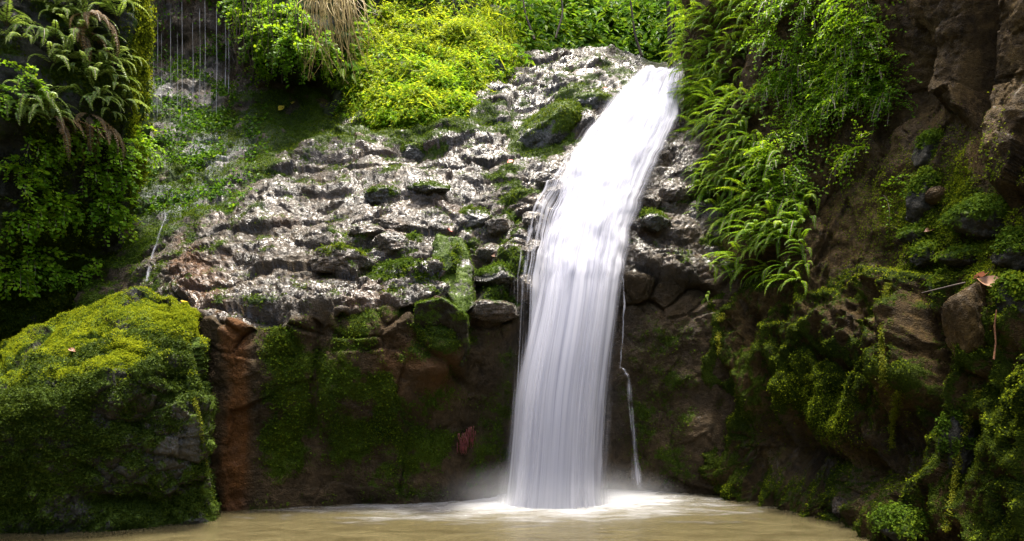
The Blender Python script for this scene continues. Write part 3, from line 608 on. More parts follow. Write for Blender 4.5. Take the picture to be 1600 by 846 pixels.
for i, (pp, ww_) in enumerate([([(884, 262), (864, 290), (850, 312), (842, 345), (836, 372)], [.05, .07, .08, .09, .05]), ([(846, 330), (832, 352), (824, 390), (820, 430), (816, 470)], [.03, .06, .05, .05, .03]),
                          ([(900, 290), (878, 312), (866, 345), (862, 390), (850, 430)], [.06, .08, .09, .1, .1]), ([(828, 440), (838, 450), (834, 480), (828, 560), (822, 680)], [.03, .06, .05, .06, .05]), ([(862, 372), (846, 392), (838, 420), (832, 450)], [.05, .08, .07, .05])]):
    V, F, at = ribbon([tuple(np.array(A.at(a, b)[0])+np.array([0, -.10, .06])) for a, b in pp], ww_, 44, 40+i, .02, 9)
    link('side_spill', mesh_np('side_spill', V, F, at, [M['thread']]), parent=wf)
def onA(px, py, off=.05):
    p, n = A.at(px, py); return tuple(np.array(p)+np.array([0, -1, .3])*off)
strand('water_trickle', [onA(262, 325), onA(262, 345), onA(254, 365), onA(244, 395), onA(236, 430), onA(234, 445)], [.05, .035, .03, .03, .04, .05], 'thin white trickle running down the mossy alcove rock behind the big boulder', 'trickle', M['thread'], seed=1)
strand('water_trickle', [P(964, 572, 8.48), P(974, 576, 8.4), P(982, 592, 8.36), P(986, 640, 8.33), P(991, 700, 8.3), P(997, 770, 8.25)], [.02, .03, .05, .05, .07, .11], 'narrow side trickle falling right beside the waterfall onto the pool edge', 'trickle', M['thread'], seed=2, wob=.006)
strand('water_trickle', [P(972, 415, 8.8), P(975, 480, 8.6), P(972, 540, 8.5), P(968, 578, 8.45)], [.02, .02, .014, .01], 'faint thread of water between the main waterfall and the brown wall above the side trickle', 'trickle', M['drip'], seed=4)
strand('water_trickle', [P(944, 560, 8.5), P(942, 640, 8.4), P(938, 700, 8.4), P(936, 768, 8.3)], [.02, .03, .04, .06], 'faint loose strand along the lower right side of the main waterfall', 'trickle', M['drip'], seed=5)
drips = [(246, 30, 190, 'short'), (266, 10, 215, ''), (277, 60, 180, ''), (284, 5, 200, ''), (301, 40, 170, ''), (312, 20, 165, ''), (320, 5, 160, ''), (338, 10, 185, ''), (352, 30, 140, ''), (357, 45, 150, ''), (240, 90, 200, ''), (252, 60, 170, '')]
for i, (dx_, y0, y1, _) in enumerate(drips):
    strand('water_drip', [P(dx_, y0-20, 11.75), P(dx_+1, (y0+y1)/2, 11.75), P(dx_, y1, 11.75)], [.006, .011, .015], 'thin thread of dripping water falling from the alcove roof', 'water drip', M['drip'], 'water drips under the rock overhang', 30+i, .01)

# ------------------------------------------------------------------ ferns
def frond_geo(V, F, MI, L, az, el, droop, npin, pl, pw, seg=14, curl=0., shape='sword'):
    p = np.zeros(3); h = np.array([math.sin(az), -math.cos(az), 0.]); up = np.array([0, 0, 1.])
    pts, tans, nors = [], [], []
    for k in range(seg+1):
        s = k/seg; e = el-droop*(s**1.15)
        T = h*math.cos(e)+up*math.sin(e); Nn = -h*math.sin(e)+up*math.cos(e)
        pts.append(p.copy()); tans.append(T); nors.append(Nn); p = p+T*L/seg
    pts, tans, nors = map(np.array, (pts, tans, nors))
    side0 = np.cross(tans[0], nors[0])
    for k in range(seg):                                        # stalk strip
        w = .006*L*(1.3-k/seg); b = len(V)
        V += [pts[k]-side0*w, pts[k]+side0*w, pts[k+1]+side0*w*.9, pts[k+1]-side0*w*.9]; F.append((b, b+1, b+2, b+3)); MI.append(1)
    for q in range(npin):
        s = (.14 if shape == 'sword' else .2)+(.86 if shape == 'sword' else .8)*q/(npin-1)*.985
        x = s*seg; k = min(int(x), seg-1); f = x-k
        c = pts[k]*(1-f)+pts[k+1]*f; T = tans[k]; Nn = nors[k]; S = np.cross(T, Nn)
        pr = min(1, (s-.05)*4.5)*(1-s)**.62+.06 if shape == 'sword' else (1-s)**.8+.12
        for sg in (-1, 1):
            a = R(62+random.uniform(-8, 8)); l = pl*L*pr*random.uniform(.85, 1.1)
            dv = S*sg*math.sin(a)+T*math.cos(a)-Nn*random.uniform(.05, .35)
            dv /= np.linalg.norm(dv); wv = np.cross(dv, Nn); wv /= np.linalg.norm(wv); wd = pw*L*(pr**.5)
            b = len(V); m_ = c+dv*l*.42+Nn*wd*.25
            V += [c, m_+wv*wd*.5, c+dv*l-Nn*l*.12, m_-wv*wd*.5]; F.append((b, b+1, b+2, b+3)); MI.append(0)
def sword_fern(nf, L, spread=85, droop=(100, 150), el=(5, 70), npin=22, pl=.19, pw=.05, mats=('fern', 'stem'), name='fern'):
    V, F, MI = [], [], []
    for i in range(nf):
        az = R(-spread+2*spread*(i+random.uniform(.1, .9))/nf)
        frond_geo(V, F, MI, L*random.uniform(.65, 1.1), az, R(random.uniform(*el)), R(random.uniform(*droop)), npin, pl, pw)
    return mesh_np(name, V, F, mats=[M[k] for k in mats], midx=MI, smooth=False)
def maiden_fern(ns, L, mats=('maiden', 'stem'), leaf=.055, nl=9):
    V, F, MI = [], [], []
    for i in range(ns):
        az = R(random.uniform(-85, 85)); e0 = R(random.uniform(-20, 60)); dr = R(random.uniform(70, 140)); l = L*random.uniform(.6, 1.1)
        h = np.array([math.sin(az), -math.cos(az), 0]); p = np.zeros(3); seg = 8
        for k in range(seg):
            s = k/seg; e = e0-dr*s; T = h*math.cos(e)+np.array([0, 0, math.sin(e)]); q = p+T*l/seg
            S = np.cross(T, [0, 0, 1.]); S /= max(np.linalg.norm(S), 1e-6); b = len(V); w = .005
            V += [p-S*w, p+S*w, q+S*w, q-S*w]; F.append((b, b+1, b+2, b+3)); MI.append(1)
            if k >= 1:
                for sg in (-1, 1, 0):
                    nl_ = max(1, int(nl*(1-s)*.45)) if sg else 1
                    for j in range(nl_):
                        c = q+S*sg*(j+.5)*leaf*.75+T*(j*.5)*leaf*.6+np.array([0, 0, -j*.012])
                        dv = S*sg*.7+T*.7+np.random.default_rng(len(V)).normal(0, .35, 3); dv /= np.linalg.norm(dv)
                        up = np.array([-.2, -.5, .8])+np.random.default_rng(len(V)+1).normal(0, .4, 3); wv = np.cross(dv, up); wv /= np.linalg.norm(wv)
                        z = leaf*random.uniform(.6, 1.2); b = len(V)
                        V += [c, c+dv*z*.6+wv*z*.42, c+dv*z, c+dv*z*.6-wv*z*.42]; F.append((b, b+1, b+2, b+3)); MI.append(0)
            p = q
    return mesh_np('maidenhair_fern', V, F, mats=[M[k] for k in mats], midx=MI, smooth=False)
SW = [sword_fern(random.randint(5, 8), 1., spread=55, droop=(65, 120), el=(0, 50), npin=22, pl=.125, pw=.042) for _ in range(8)]
SP = [sword_fern(random.randint(4, 7), 1., spread=60, droop=(70, 125), el=(5, 60), pl=.14, pw=.042, mats=('fern_pale', 'stem')) for _ in range(4)]
DRY = [sword_fern(random.randint(4, 7), 1., spread=60, droop=(70, 110), el=(-40, 10), pl=.13, mats=('fern_dry', 'stem')) for _ in range(2)]
MH = [maiden_fern(random.randint(17, 23), 1.) for _ in range(5)]
BR = [maiden_fern(random.randint(9, 13), 1., leaf=.11, nl=6) for _ in range(3)]
PLACED = []
def plant_on(S, px, py, meshes, size, name, tags, lean=(0, 0), off=0.02, minn=0):
    p, n = S.at(px, py)
    h = np.array([n[0]+lean[0], n[1]+lean[1], 0]); h /= max(np.linalg.norm(h), 1e-6)
    o = bpy.data.objects.new(name, random.choice(meshes)); C.objects.link(o)
    o.location = Vector(p)+Vector((h[0], h[1], 0))*off
    yaw = math.atan2(h[0], -h[1]); o.rotation_euler = (R(random.uniform(-12, 12)), R(random.uniform(-12, 12)), yaw+R(random.uniform(-20, 20)))
    o.scale = (size,)*3
    PLACED.append((o, px, py, tags)); return o
def spots(blobs, mind, seed):
    g = np.random.default_rng(seed); out = []
    for cx, cy, rx, ry, n in blobs:
        tries = 0; got = 0
        while got < n and tries < n*40:
            tries += 1; x, y = cx+rx*g.uniform(-1, 1), cy+ry*g.uniform(-1, 1)
            if all((x-a)**2+(y-b)**2 > mind**2 for a, b in out): out.append((x, y)); got += 1
    return out
for x, y in spots([(1130, 30, 60, 45, 36), (1120, 110, 52, 40, 30), (1130, 190, 56, 40, 34), (1150, 270, 72, 40, 40), (1165, 345, 84, 36, 38), (1190, 410, 74, 30, 18), (1098, 420, 20, 44, 6), (1092, 300, 16, 60, 8), (1240, 330, 40, 40, 9)], 10, 5):
    plant_on(D, x, y, SW, random.uniform(.32, .62), 'sword_fern', 'sword', (-1.3, -.1))
for x, y in spots([(1235, 40, 36, 60, 9), (1310, 60, 60, 60, 16), (1375, 120, 22, 60, 6), (1260, 150, 60, 45, 12), (1330, 150, 36, 30, 6), (1235, 240, 40, 34, 6), (1215, 300, 30, 30, 4), (1380, 290, 14, 20, 1), (1342, 243, 3, 3, 1)], 17, 6):
    plant_on(D, x, y, MH, random.uniform(.4, .62), 'maidenhair_fern', 'maiden', (-.4, -.4))
for x, y in spots([(90, 5, 40, 20, 5), (140, 20, 50, 30, 10), (120, 80, 50, 25, 7), (165, 110, 40, 30, 10), (110, 165, 70, 25, 11), (60, 70, 40, 40, 4), (60, 180, 40, 16, 5), (15, 40, 20, 40, 2), (190, 150, 22, 20, 5)], 15, 8):
    plant_on(Bc, x, y, SP, random.uniform(.36, .66), 'glossy_fern', 'pale', (.5, -.3))
for x, y in spots([(115, 40, 40, 20, 2), (140, 190, 60, 12, 3)], 20, 9):
    plant_on(Bc, x, y, DRY, random.uniform(.5, .8), 'dried_fern', 'dry', (.5, -.3))
for x, y in spots([(35, 275, 25, 12, 3), (165, 260, 25, 22, 4), (95, 325, 18, 14, 3), (165, 335, 20, 20, 4), (200, 215, 16, 30, 3), (60, 330, 20, 15, 1), (20, 130, 30, 30, 2), (20, 430, 14, 10, 2), (150, 215, 30, 14, 2), (90, 240, 50, 30, 3), (130, 430, 60, 30, 2), (40, 380, 30, 30, 2)], 14, 10):
    plant_on(Bc, x, y, BR, random.uniform(.35, .55), 'maidenhair_fern', 'broad', (.3, -.4))
for x, y in spots([(400, 40, 34, 45, 9), (440, 60, 34, 55, 11), (490, 90, 30, 24, 6), (385, 20, 10, 20, 2)], 16, 11):
    plant_on(Fr, x, y, BR, random.uniform(.4, .6), 'hanging_plant', 'roof', (0, -.4))
lab = {'sword': ('green sword fern', 'right cliff'), 'maiden': ('light green maidenhair fern', 'right cliff'), 'pale': ('glossy pale fern', 'left cliff'), 'dry': ('dried brown fern', 'left cliff'),
       'broad': ('yellow green broad leaved fern', 'left cliff'), 'roof': ('leafy dark plant', 'overhang above the drips')}
grp = {'sword': 'sword ferns on the right cliff', 'maiden': 'maidenhair ferns on the right cliff', 'pale': 'glossy ferns on the left cliff', 'dry': 'dried ferns on the left cliff', 'broad': 'broad leaved ferns on the left cliff', 'roof': 'plants on the rock overhang'}
ORD = 'first second third fourth fifth sixth seventh eighth ninth tenth eleventh twelfth thirteenth fourteenth fifteenth sixteenth seventeenth eighteenth nineteenth twentieth'.split()
for tg in lab:
    it = sorted([q for q in PLACED if q[3] == tg], key=lambda q: q[2]); per = max(8, math.ceil(len(it)/15))
    nrow = math.ceil(len(it)/per)
    for r_ in range(nrow):
        row = sorted(it[r_*per:(r_+1)*per], key=lambda q: q[1])
        for c_, q in enumerate(row):
            sz = sorted(z[0].scale[0] for z in it); sz_ = 'small' if q[0].scale[0] < sz[len(sz)//3] else 'large' if q[0].scale[0] > sz[2*len(sz)//3] else 'medium'
            q[0]['label'] = f'{sz_} {lab[tg][0]} on the {lab[tg][1]}, {ORD[c_]} from left, {ORD[r_]} row down'
            q[0]['category'] = 'fern' if tg != 'roof' else 'plant'; q[0]['group'] = grp[tg]

# ------------------------------------------------------------------ loose rocks
import bmesh
def ico(sub):
    bm = bmesh.new(); bmesh.ops.create_icosphere(bm, subdivisions=sub, radius=1)
    V = np.array([v.co[:] for v in bm.verts]); F = np.array([[v.index for v in f.verts] for f in bm.faces]); bm.free(); return V, F
ICO = ico(5)
def rock(S, px, py, w, h, d, label, moss=.5, mt='boulder', seed=0, sink=.6, angular=.9, wet=.9, name='rock', tuft=True, rot=0, Y=None):
    """a broken or rounded stone bedded in the surface; w, h in photo pixels, d depth as a share of w"""
    g = np.random.default_rng(seed+1000)
    p, n = S.at(px, py) if S else (np.array(P(px, py, Y)), np.array([0, -1, 0]))
    m = p[1]/FPX; sz = np.array([w*m/2, w*m/2*d, h*m/2])
    dirs = ICO[0]; npl = 8 if angular >= 1 else 15
    nn = g.normal(0, 1, (npl, 3)); nn /= np.linalg.norm(nn, axis=1, keepdims=True)
    dd = g.uniform(.6 if angular >= 1 else .72, .98, npl)
    r = np.min(np.where(dirs@nn.T > .05, dd/np.maximum(dirs@nn.T, .05), 9), axis=1); r = np.minimum(r, 1.15)
    r = angular*r+(1-angular)*1.
    U = dirs*r[:, None]
    c, s_ = math.cos(rot), math.sin(rot)
    V = U*sz; V = np.stack([V[:, 0]*c-V[:, 2]*s_, V[:, 1], V[:, 0]*s_+V[:, 2]*c], 1)
    sc_ = 1/max(sz.max(), .05)
    V = V+dirs*((fbm(dirs*2.2+seed, 4, seed)*.10+fbm(dirs*7+seed, 3, seed+3)*.07+facets(dirs*3.2+seed, seed+5, 1., .4)*.09)*sz.min())[:, None]
    N_ = V/sz**2; N_ /= np.linalg.norm(N_, axis=1, keepdims=True)
    loc = p-n*np.array([1, 1, 1])*sink*sz.min()
    at = {'moss': np.clip(moss+N_[:, 2]*.5+fbm(dirs*2+seed, 3, seed+9)*.7-.25, 0, 1) if moss > 0 else np.zeros(len(V)), 'rust': np.zeros(len(V)), 'wet': np.full(len(V), wet)}
    o = link(name, mesh_np(name, V, ICO[1], at, [M[mt]]), label=label, category='rock'); o.location = loc
    if tuft and moss > .2:
        VV, FF = scatter(V, N_, np.clip(at['moss']-.35, 0, 1)*(N_[:, 1] < .6)+1e-6, int(1500*max(.4, min(3, w*h/3500))), .028, seed+77, lift=.03)
        t = link('moss', mesh_np('moss', VV, FF, mats=[M['moss']], smooth=False), parent=o, kind='stuff')
    return o
ROCKS = [
 (A, 640, 240, 46, 34, .8, 'small mossy stone standing alone high on the wet slab below the meadow', .5, 'boulder', {}),
 (A, 600, 302, 50, 34, .8, 'green topped stone halfway up the wet slab', .5, 'boulder', {}),
 (A, 672, 290, 60, 22, .9, 'flat stone with a bright moss cap on the upper slab', .7, 'boulder', {}),
 (A, 566, 356, 60, 36, .9, 'rounded wet stone at the left end of the blocky row on the slab edge', .2, 'slab', {}),
 (A, 622, 354, 70, 36, .9, 'dark grey wet block at the top of the blocky pile', .0, 'slab', {}),
 (A, 604, 384, 64, 44, .9, 'wet dark block in the middle of the pile above the mossy pair', .1, 'slab', {}),
 (A, 648, 382, 46, 46, .9, 'small block with a green moss edge at right of the dark pile', .45, 'boulder', {}),
 (A, 592, 420, 62, 56, .9, 'left one of the two mossy blocks under the dark pile', .6, 'boulder', {}),
 (A, 636, 418, 56, 52, .9, 'right one of the two mossy blocks under the dark pile', .5, 'boulder', {}),
 (A, 536, 398, 90, 44, .8, 'long low wet rock on the slab edge left of the mossy pair', .25, 'slab', {}),
 (A, 660, 440, 40, 44, .8, 'small yellow green wedge between the mossy pair and the leaning block', .7, 'boulder', dict(angular=1.)),
 (A, 745, 338, 56, 34, .9, 'mossy stone at the head of the dark gully', .35, 'boulder', {}),
 (A, 790, 352, 52, 40, .9, 'wet stone beside the waterfall at the top of the ledge pile', .2, 'slab', {}),
 (A, 778, 400, 58, 40, .9, 'reddish brown rock on the ledge left of the waterfall', .2, 'slab', {}),
 (A, 765, 430, 80, 40, .9, 'mossy ledge stone between the gully and the waterfall', .55, 'boulder', {}),
 (A, 775, 475, 90, 36, .9, 'flat wet ledge with dark underside left of the falling water', .2, 'slab', dict(angular=.9)),
 (A, 818, 452, 44, 50, 1.1, 'round black stone with water spilling over it at the edge of the fall', .0, 'slab', dict(sink=-.1)),
 (A, 852, 296, 42, 30, .9, 'upper dark stone parting the left edge of the cascade', .0, 'slab', dict(sink=-.7)),
 (A, 872, 322, 46, 46, .9, 'dark rock showing through the left side of the cascade', .0, 'slab', dict(sink=-.9)),
 (A, 836, 352, 44, 40, .9, 'black wet stone at the left rim of the cascade below the parting stones', .0, 'slab', dict(sink=-.5)),
 (A, 828, 400, 46, 40, .9, 'lowest black stone in the water fringe at left above the drop', .0, 'slab', dict(sink=-.4)),
 (A, 1030, 236, 44, 60, .9, 'tall black wet stone right of the cascade near the ferns', .0, 'slab', {}),
 (A, 1050, 290, 54, 44, .9, 'black wet stone right of the cascade below the tall one', .1, 'slab', {}),
 (A, 1012, 318, 44, 34, .9, 'wet black stone at the right edge of the water above the brown wall', .1, 'slab', {}),
 (A, 1070, 262, 36, 40, .9, 'small dark stone tucked against the fern curtain', .2, 'slab', {}),
 (A, 1025, 350, 56, 34, .9, 'moss edged stone capping the brown wall right of the waterfall', .4, 'boulder', {}),
 (A, 848, 205, 130, 70, .6, 'large moss covered hump of rock on the slope left of the upper cascade', .75, 'boulder', dict(rot=.6, sink=.45)),
 (A, 925, 160, 70, 34, .8, 'mossy rock on the slope just left of the waterfall head', .6, 'boulder', {}),
 (D, 1458, 240, 52, 70, .8, 'mossy block under the tan pillar on the right cliff', .55, 'boulder', dict(sink=-.1, wet=.1)),
 (D, 1446, 312, 60, 76, .8, 'tall moss draped block at the left end of the right hand ledge', .55, 'boulder', dict(sink=-.1, wet=.1)),
 (D, 1478, 303, 34, 28, .9, 'smooth bare brown stone lodged between mossy blocks on the ledge', .0, 'cliff', dict(sink=-.9, angular=.2, wet=.1)),
 (D, 1535, 345, 110, 70, .8, 'broad bright green moss cushion rock on the right hand ledge', .85, 'boulder', dict(sink=-.1, wet=.1)),
 (D, 1436, 368, 46, 30, .9, 'small rounded moss cap at the left rim of the ledge', .8, 'boulder', dict(sink=-.2, wet=.1)),
 (D, 1450, 400, 50, 40, .9, 'mossy stone just under the small moss cap', .7, 'boulder', dict(sink=-.1, wet=.1)),
 (D, 1510, 405, 80, 34, .9, 'flat moss covered stone behind the fallen leaves', .8, 'boulder', dict(sink=-.1, wet=.1)),
 (D, 1585, 395, 60, 60, .8, 'mossy rock by the far right end of the ledge', .6, 'boulder', dict(sink=0, wet=.1)),
 (D, 1520, 500, 76, 120, .7, 'dark flat faced block with a moss top below the fallen leaves', .05, 'cliff', dict(sink=-.1, angular=1., wet=.1)),
 (D, 1475, 460, 40, 60, .8, 'narrow mossy block left of the dark flat faced one', .6, 'boulder', dict(sink=0, wet=.1)),
 (D, 1585, 470, 50, 80, .8, 'moss hung rock right of the hanging stick', .6, 'boulder', dict(sink=0, wet=.1)),
 (D, 1402, 818, 80, 50, .9, 'low bright green mossy rock at the right edge of the pool', .9, 'boulder', dict(sink=-.3, wet=.2)),
 (D, 1312, 794, 26, 34, .9, 'small pale stone under the mossy overhang by the water', .1, 'slab', dict(sink=-.2)),
 (D, 1495, 700, 60, 130, .7, 'mossy rib of rock at the bottom right of the cliff', .5, 'boulder', dict(sink=.1, wet=.2)),
]
for i, (S_, x, y, w_, h_, d_, lb, ms, mt_, kw) in enumerate(ROCKS):
    rock(S_, x, y, w_, h_, d_, lb, ms, mt_, seed=i, **kw)
def hull_rock(pts, label, moss, seed, back=.8):
    """angular block through its corner points (px, py, depth)"""
    Q = [Vector(P(*p)) for p in pts]; c0 = sum(Q, Vector())/len(Q)
    Q += [Vector((q.x*.97+c0.x*.03, q.y+back, q.z*.97+c0.z*.03)) for q in Q]
    bm = bmesh.new()
    for q in Q: bm.verts.new(q-c0)
    r = bmesh.ops.convex_hull(bm, input=bm.verts)
    bmesh.ops.delete(bm, geom=[v for v in bm.verts if not v.link_faces], context='VERTS')
    for _ in range(5): bmesh.ops.subdivide_edges(bm, edges=[e for e in bm.edges if e.calc_length() > .035], cuts=1, use_grid_fill=True); bmesh.ops.triangulate(bm, faces=bm.faces)
    bmesh.ops.smooth_vert(bm, verts=bm.verts, factor=.5, use_axis_x=True, use_axis_y=True, use_axis_z=True)
    bm.normal_update(); V = np.array([v.co[:] for v in bm.verts]); Nn = np.array([v.normal[:] for v in bm.verts])
    for k, v in enumerate(bm.verts): v.index = k
    F = np.array([[v.index for v in f.verts] for f in bm.faces]); bm.free()
    V = V+Nn*(fbm(V*3+seed, 4, seed)*.06+facets(V*5+seed, seed, 1., .3)*.025+fbm(V*14+seed, 3, seed)*.02)[:, None]
    at = {'moss': np.clip(moss+Nn[:, 2]*.35+fbm(V*3+seed, 4, seed+2)*.9, 0, 1), 'rust': np.full(len(V), .3), 'wet': np.clip(.1+.8*Nn[:, 2], 0, 1)}
    o = link('rock', mesh_np('rock', V, F, at, [M['boulder']]), label=label, category='rock'); o.location = c0
    VV, FF = scatter(V, Nn, np.clip(at['moss']-.4, 0, 1)*(Nn[:, 1] < .5)+1e-6, 5000, .014, seed, lift=.01)
    link('moss', mesh_np('moss', VV, FF, mats=[M['moss']], smooth=False), parent=o, kind='stuff')
hull_rock([(648, 474, 7.75), (690, 466, 7.62), (728, 492, 7.72), (731, 540, 7.85), (722, 574, 7.95), (672, 548, 7.9), (650, 510, 7.85)], 'large angular green prow of rock jutting from the wall left of the waterfall', .45, 201)
hull_rock([(682, 366, 8.75), (722, 372, 8.7), (738, 420, 8.4), (742, 478, 8.1), (722, 492, 7.95), (694, 450, 8.15), (676, 400, 8.5)], 'steep leaning slab with a bright green face above the rock prow', .5, 202)
# ------------------------------------------------------------------ dry hanging grass, vines, moss strips
def tubes(curves, sides=3):
    V, F = [], []
    for pts, rad in curves:
        pts = np.asarray(pts); n = len(pts); T = np.gradient(pts, axis=0); T /= np.linalg.norm(T, axis=1, keepdims=True)+1e-9
        a = np.cross(T, [0.3, .9, .2]); a /= np.linalg.norm(a, axis=1, keepdims=True)+1e-9; b = np.cross(T, a); o = len(V)
        for k in range(n):
            rr = rad*(1-.75*k/(n-1)) if np.isscalar(rad) else rad[k]
            for q in range(sides):
                an = 2*math.pi*q/sides; V.append(pts[k]+(a[k]*math.cos(an)+b[k]*math.sin(an))*rr)
        for k in range(n-1):
            for q in range(sides):
                F.append((o+k*sides+q, o+k*sides+(q+1) % sides, o+(k+1)*sides+(q+1) % sides, o+(k+1)*sides+q))
    return V, F
g = np.random.default_rng(55); cv = []
for i in range(130):
    x0 = g.uniform(486, 556); y0 = g.uniform(-70, 10)-abs(x0-520)*.2; x1 = x0+g.normal(6, 24)+(x0-515)*.3; y1 = g.uniform(10, 132); Yd = 11.35+g.uniform(-.4, .1)
    t = np.linspace(0, 1, 10); sag = g.normal(0, 11)
    cv.append(([P(x0+(x1-x0)*s**1.5+sag*math.sin(s*3.1), y0+(y1-y0)*s-14*math.sin(s*3.1)*(1-s), Yd-.35*math.sin(min(1, s*1.4)*1.57)) for s in t], g.uniform(.004, .011)))
V, F = tubes(cv)
link('dry_grass', mesh_np('dry_grass', V, F, mats=[M['straw']]), label='bunch of straw coloured dry grass hanging from the overhang beside the sunny meadow', category='dry grass')
cv = []
for i in range(36):
    x0 = g.uniform(362, 480); y0 = g.uniform(-40, 20); y1 = y0+g.uniform(40, 130); Yd = 11.35+g.uniform(-.1, .2)
    cv.append(([P(x0+g.normal(0, 2), y0+(y1-y0)*s, Yd) for s in np.linspace(0, 1, 8)], g.uniform(.004, .009)))
V, F = tubes(cv)
link('hanging_roots', mesh_np('hanging_roots', V, F, mats=[M['stem']]), label='thin brown roots dangling in front of the dark overhang between drips and dry grass', category='roots')
M['moss_lit'] = leaf_mat('lit_yellow_moss', [(.1, (.05, .07, .004)), (.5, (.12, .14, .006)), (.9, (.22, .22, .012))], .4, .6, .15)  # moss tufts whose yellow paints the light along rock edges
def moss_strip(S, pts, wpx, label, seed, out=.06, n=2200, size=.015):
    g = np.random.default_rng(seed); pts = np.array(pts, float); t = g.random(n)*(len(pts)-1); i = np.arange(len(pts))
    x = np.interp(t, i, pts[:, 0])+g.normal(0, 1, n)*np.interp(t, i, wpx)*.55; y = np.interp(t, i, pts[:, 1])
    kk = np.linspace(0, len(pts)-1, 30); base = np.array([S.at(np.interp(a, i, pts[:, 0]), np.interp(a, i, pts[:, 1]))[0] for a in kk])
    base[:, 1] = blur(base[:, 1], 4, 0)
    Yd = np.interp(t, kk, base[:, 1])-out+g.normal(0, .02, n)
    Q = np.stack([(x-800)/FPX*Yd, Yd, CAMZ+(HY-y)/FPX*Yd], 1)
    V, F = scatter(Q, np.tile([0, -.6, .4], (n, 1)), np.ones(n), n, size, seed)
    link('hanging_moss', mesh_np('hanging_moss', V, F, mats=[M['moss_lit']], smooth=False), label=label, category='moss')
moss_strip(K, [(292, 556), (300, 590), (304, 620), (312, 660), (320, 710), (328, 760), (337, 812)], [4, 6, 4, 2.5, 2, 2, 3], 'moss line with painted edge light down the sharp right edge of the big boulder', 1)
moss_strip(D, [(1400, 425), (1385, 450), (1378, 490), (1376, 530), (1378, 560), (1380, 605)], [5, 4, 3, 3, 3, 6], 'moss line with painted rim light edging the dark column on the right cliff', 2)
moss_strip(D, [(1128, 490), (1122, 520), (1124, 560), (1124, 610)], [6, 4, 3, 3], 'hanging moss beard on the cliff just right of the side trickle', 3, n=1500)
moss_strip(D, [(1405, 610), (1398, 640), (1394, 660), (1392, 700)], [8, 6, 4, 4], 'ragged moss beard below the dark column on the right cliff', 4, n=1500)
moss_strip(D, [(1530, 610), (1515, 650), (1500, 700), (1490, 760), (1478, 830)], [7, 6, 5, 5, 5], 'moss ridge running down to the pool at the lower right', 5)
# ------------------------------------------------------------------ saplings at the top
def sapling(pts, r, label, n=300, seed=0, spread=.35):
    o = bpy.data.objects.new('sapling', None); C.objects.link(o); o['label'] = label; o['category'] = 'tree'; o['group'] = 'saplings above the rocky shelf'
    pts = np.array([P(*p) for p in pts]); t = np.linspace(0, len(pts)-1, 12)
    c = np.stack([np.interp(t, range(len(pts)), pts[:, k]) for k in range(3)], 1)
    V, F = tubes([(c, np.linspace(r, r*.5, 12))], 7); link('trunk', mesh_np('trunk', V, F, mats=[M['bark']]), parent=o)
    g = np.random.default_rng(seed); top = c[g.integers(6, 12, n)]+g.normal(0, spread, (n, 3))
    V, F = scatter(top, np.tile([0, -.3, .8], (n, 1)), np.ones(n), n, .17, seed, aspect=.35)
    link('crown', mesh_np('crown', V, F, mats=[M['jungle']], smooth=False), parent=o)
sapling([(1048, 100, 14.2), (1046, 40, 14.3), (1042, -20, 14.4), (1036, -120, 14.6)], .055, 'dark straight trunk behind the waterfall head next to the fern curtain', seed=1)
sapling([(1058, 98, 14.4), (1052, 40, 14.4), (1060, -20, 14.5), (1070, -120, 14.8)], .035, 'thin reddish trunk nearest the fern curtain behind the waterfall head', seed=2)
sapling([(1003, 88, 14.3), (992, 55, 14.4), (985, 0, 14.6), (970, -90, 14.8)], .03, 'slender leaning stem right of the middle of the green background', seed=3)
sapling([(835, 62, 14.2), (820, 20, 14.4), (812, -40, 14.6)], .028, 'pale thin stem leaning left over the top of the sunny meadow', seed=4)
sapling([(868, 60, 14.6), (880, 20, 14.8), (872, -40, 15), (860, -100, 15)], .025, 'thin stem at the back above the top slab of the rocky shelf', seed=5)
def shade_tree(base, top, rad, n, label, seed):
    o = bpy.data.objects.new('tree', None); C.objects.link(o); o['label'] = label; o['category'] = 'tree'
    b, t_ = np.array(base, float), np.array(top, float); g = np.random.default_rng(seed); cv = [([b, b*.6+t_*.4+g.normal(0, .2, 3), t_], np.array([.22, .17, .1]))]
    cl = []
    for i in range(9):
        e = t_+g.normal(0, 1, 3)*np.array(rad)*.62; s0 = b*(.5-.04*i)+t_*(.5+.04*i); cv.append(([s0, (s0+e)/2+[0, 0, .3], e], np.array([.08, .05, .02]))); cl.append(e)
    V, F = tubes(cv, 7); link('trunk', mesh_np('trunk', V, F, mats=[M['bark']]), parent=o)
    q = np.array(cl)[g.integers(0, 9, n)]+g.normal(0, .42, (n, 3))*np.array(rad)*.62
    V, F = scatter(q, np.tile([0, 0, 1.], (n, 1)), np.ones(n), n, .2, seed, aspect=.5)
    link('crown', mesh_np('crown', V, F, mats=[M['jungle']], smooth=False), parent=o)
shade_tree((8.8, 4.4, 8.), (6.9, 4.0, 11.2), (2.2, 2.2, 1.), 9000, 'unseen broad leaved tree added over the right cliff to shade it', 71)  # out of view, added so its crown shades the right cliff
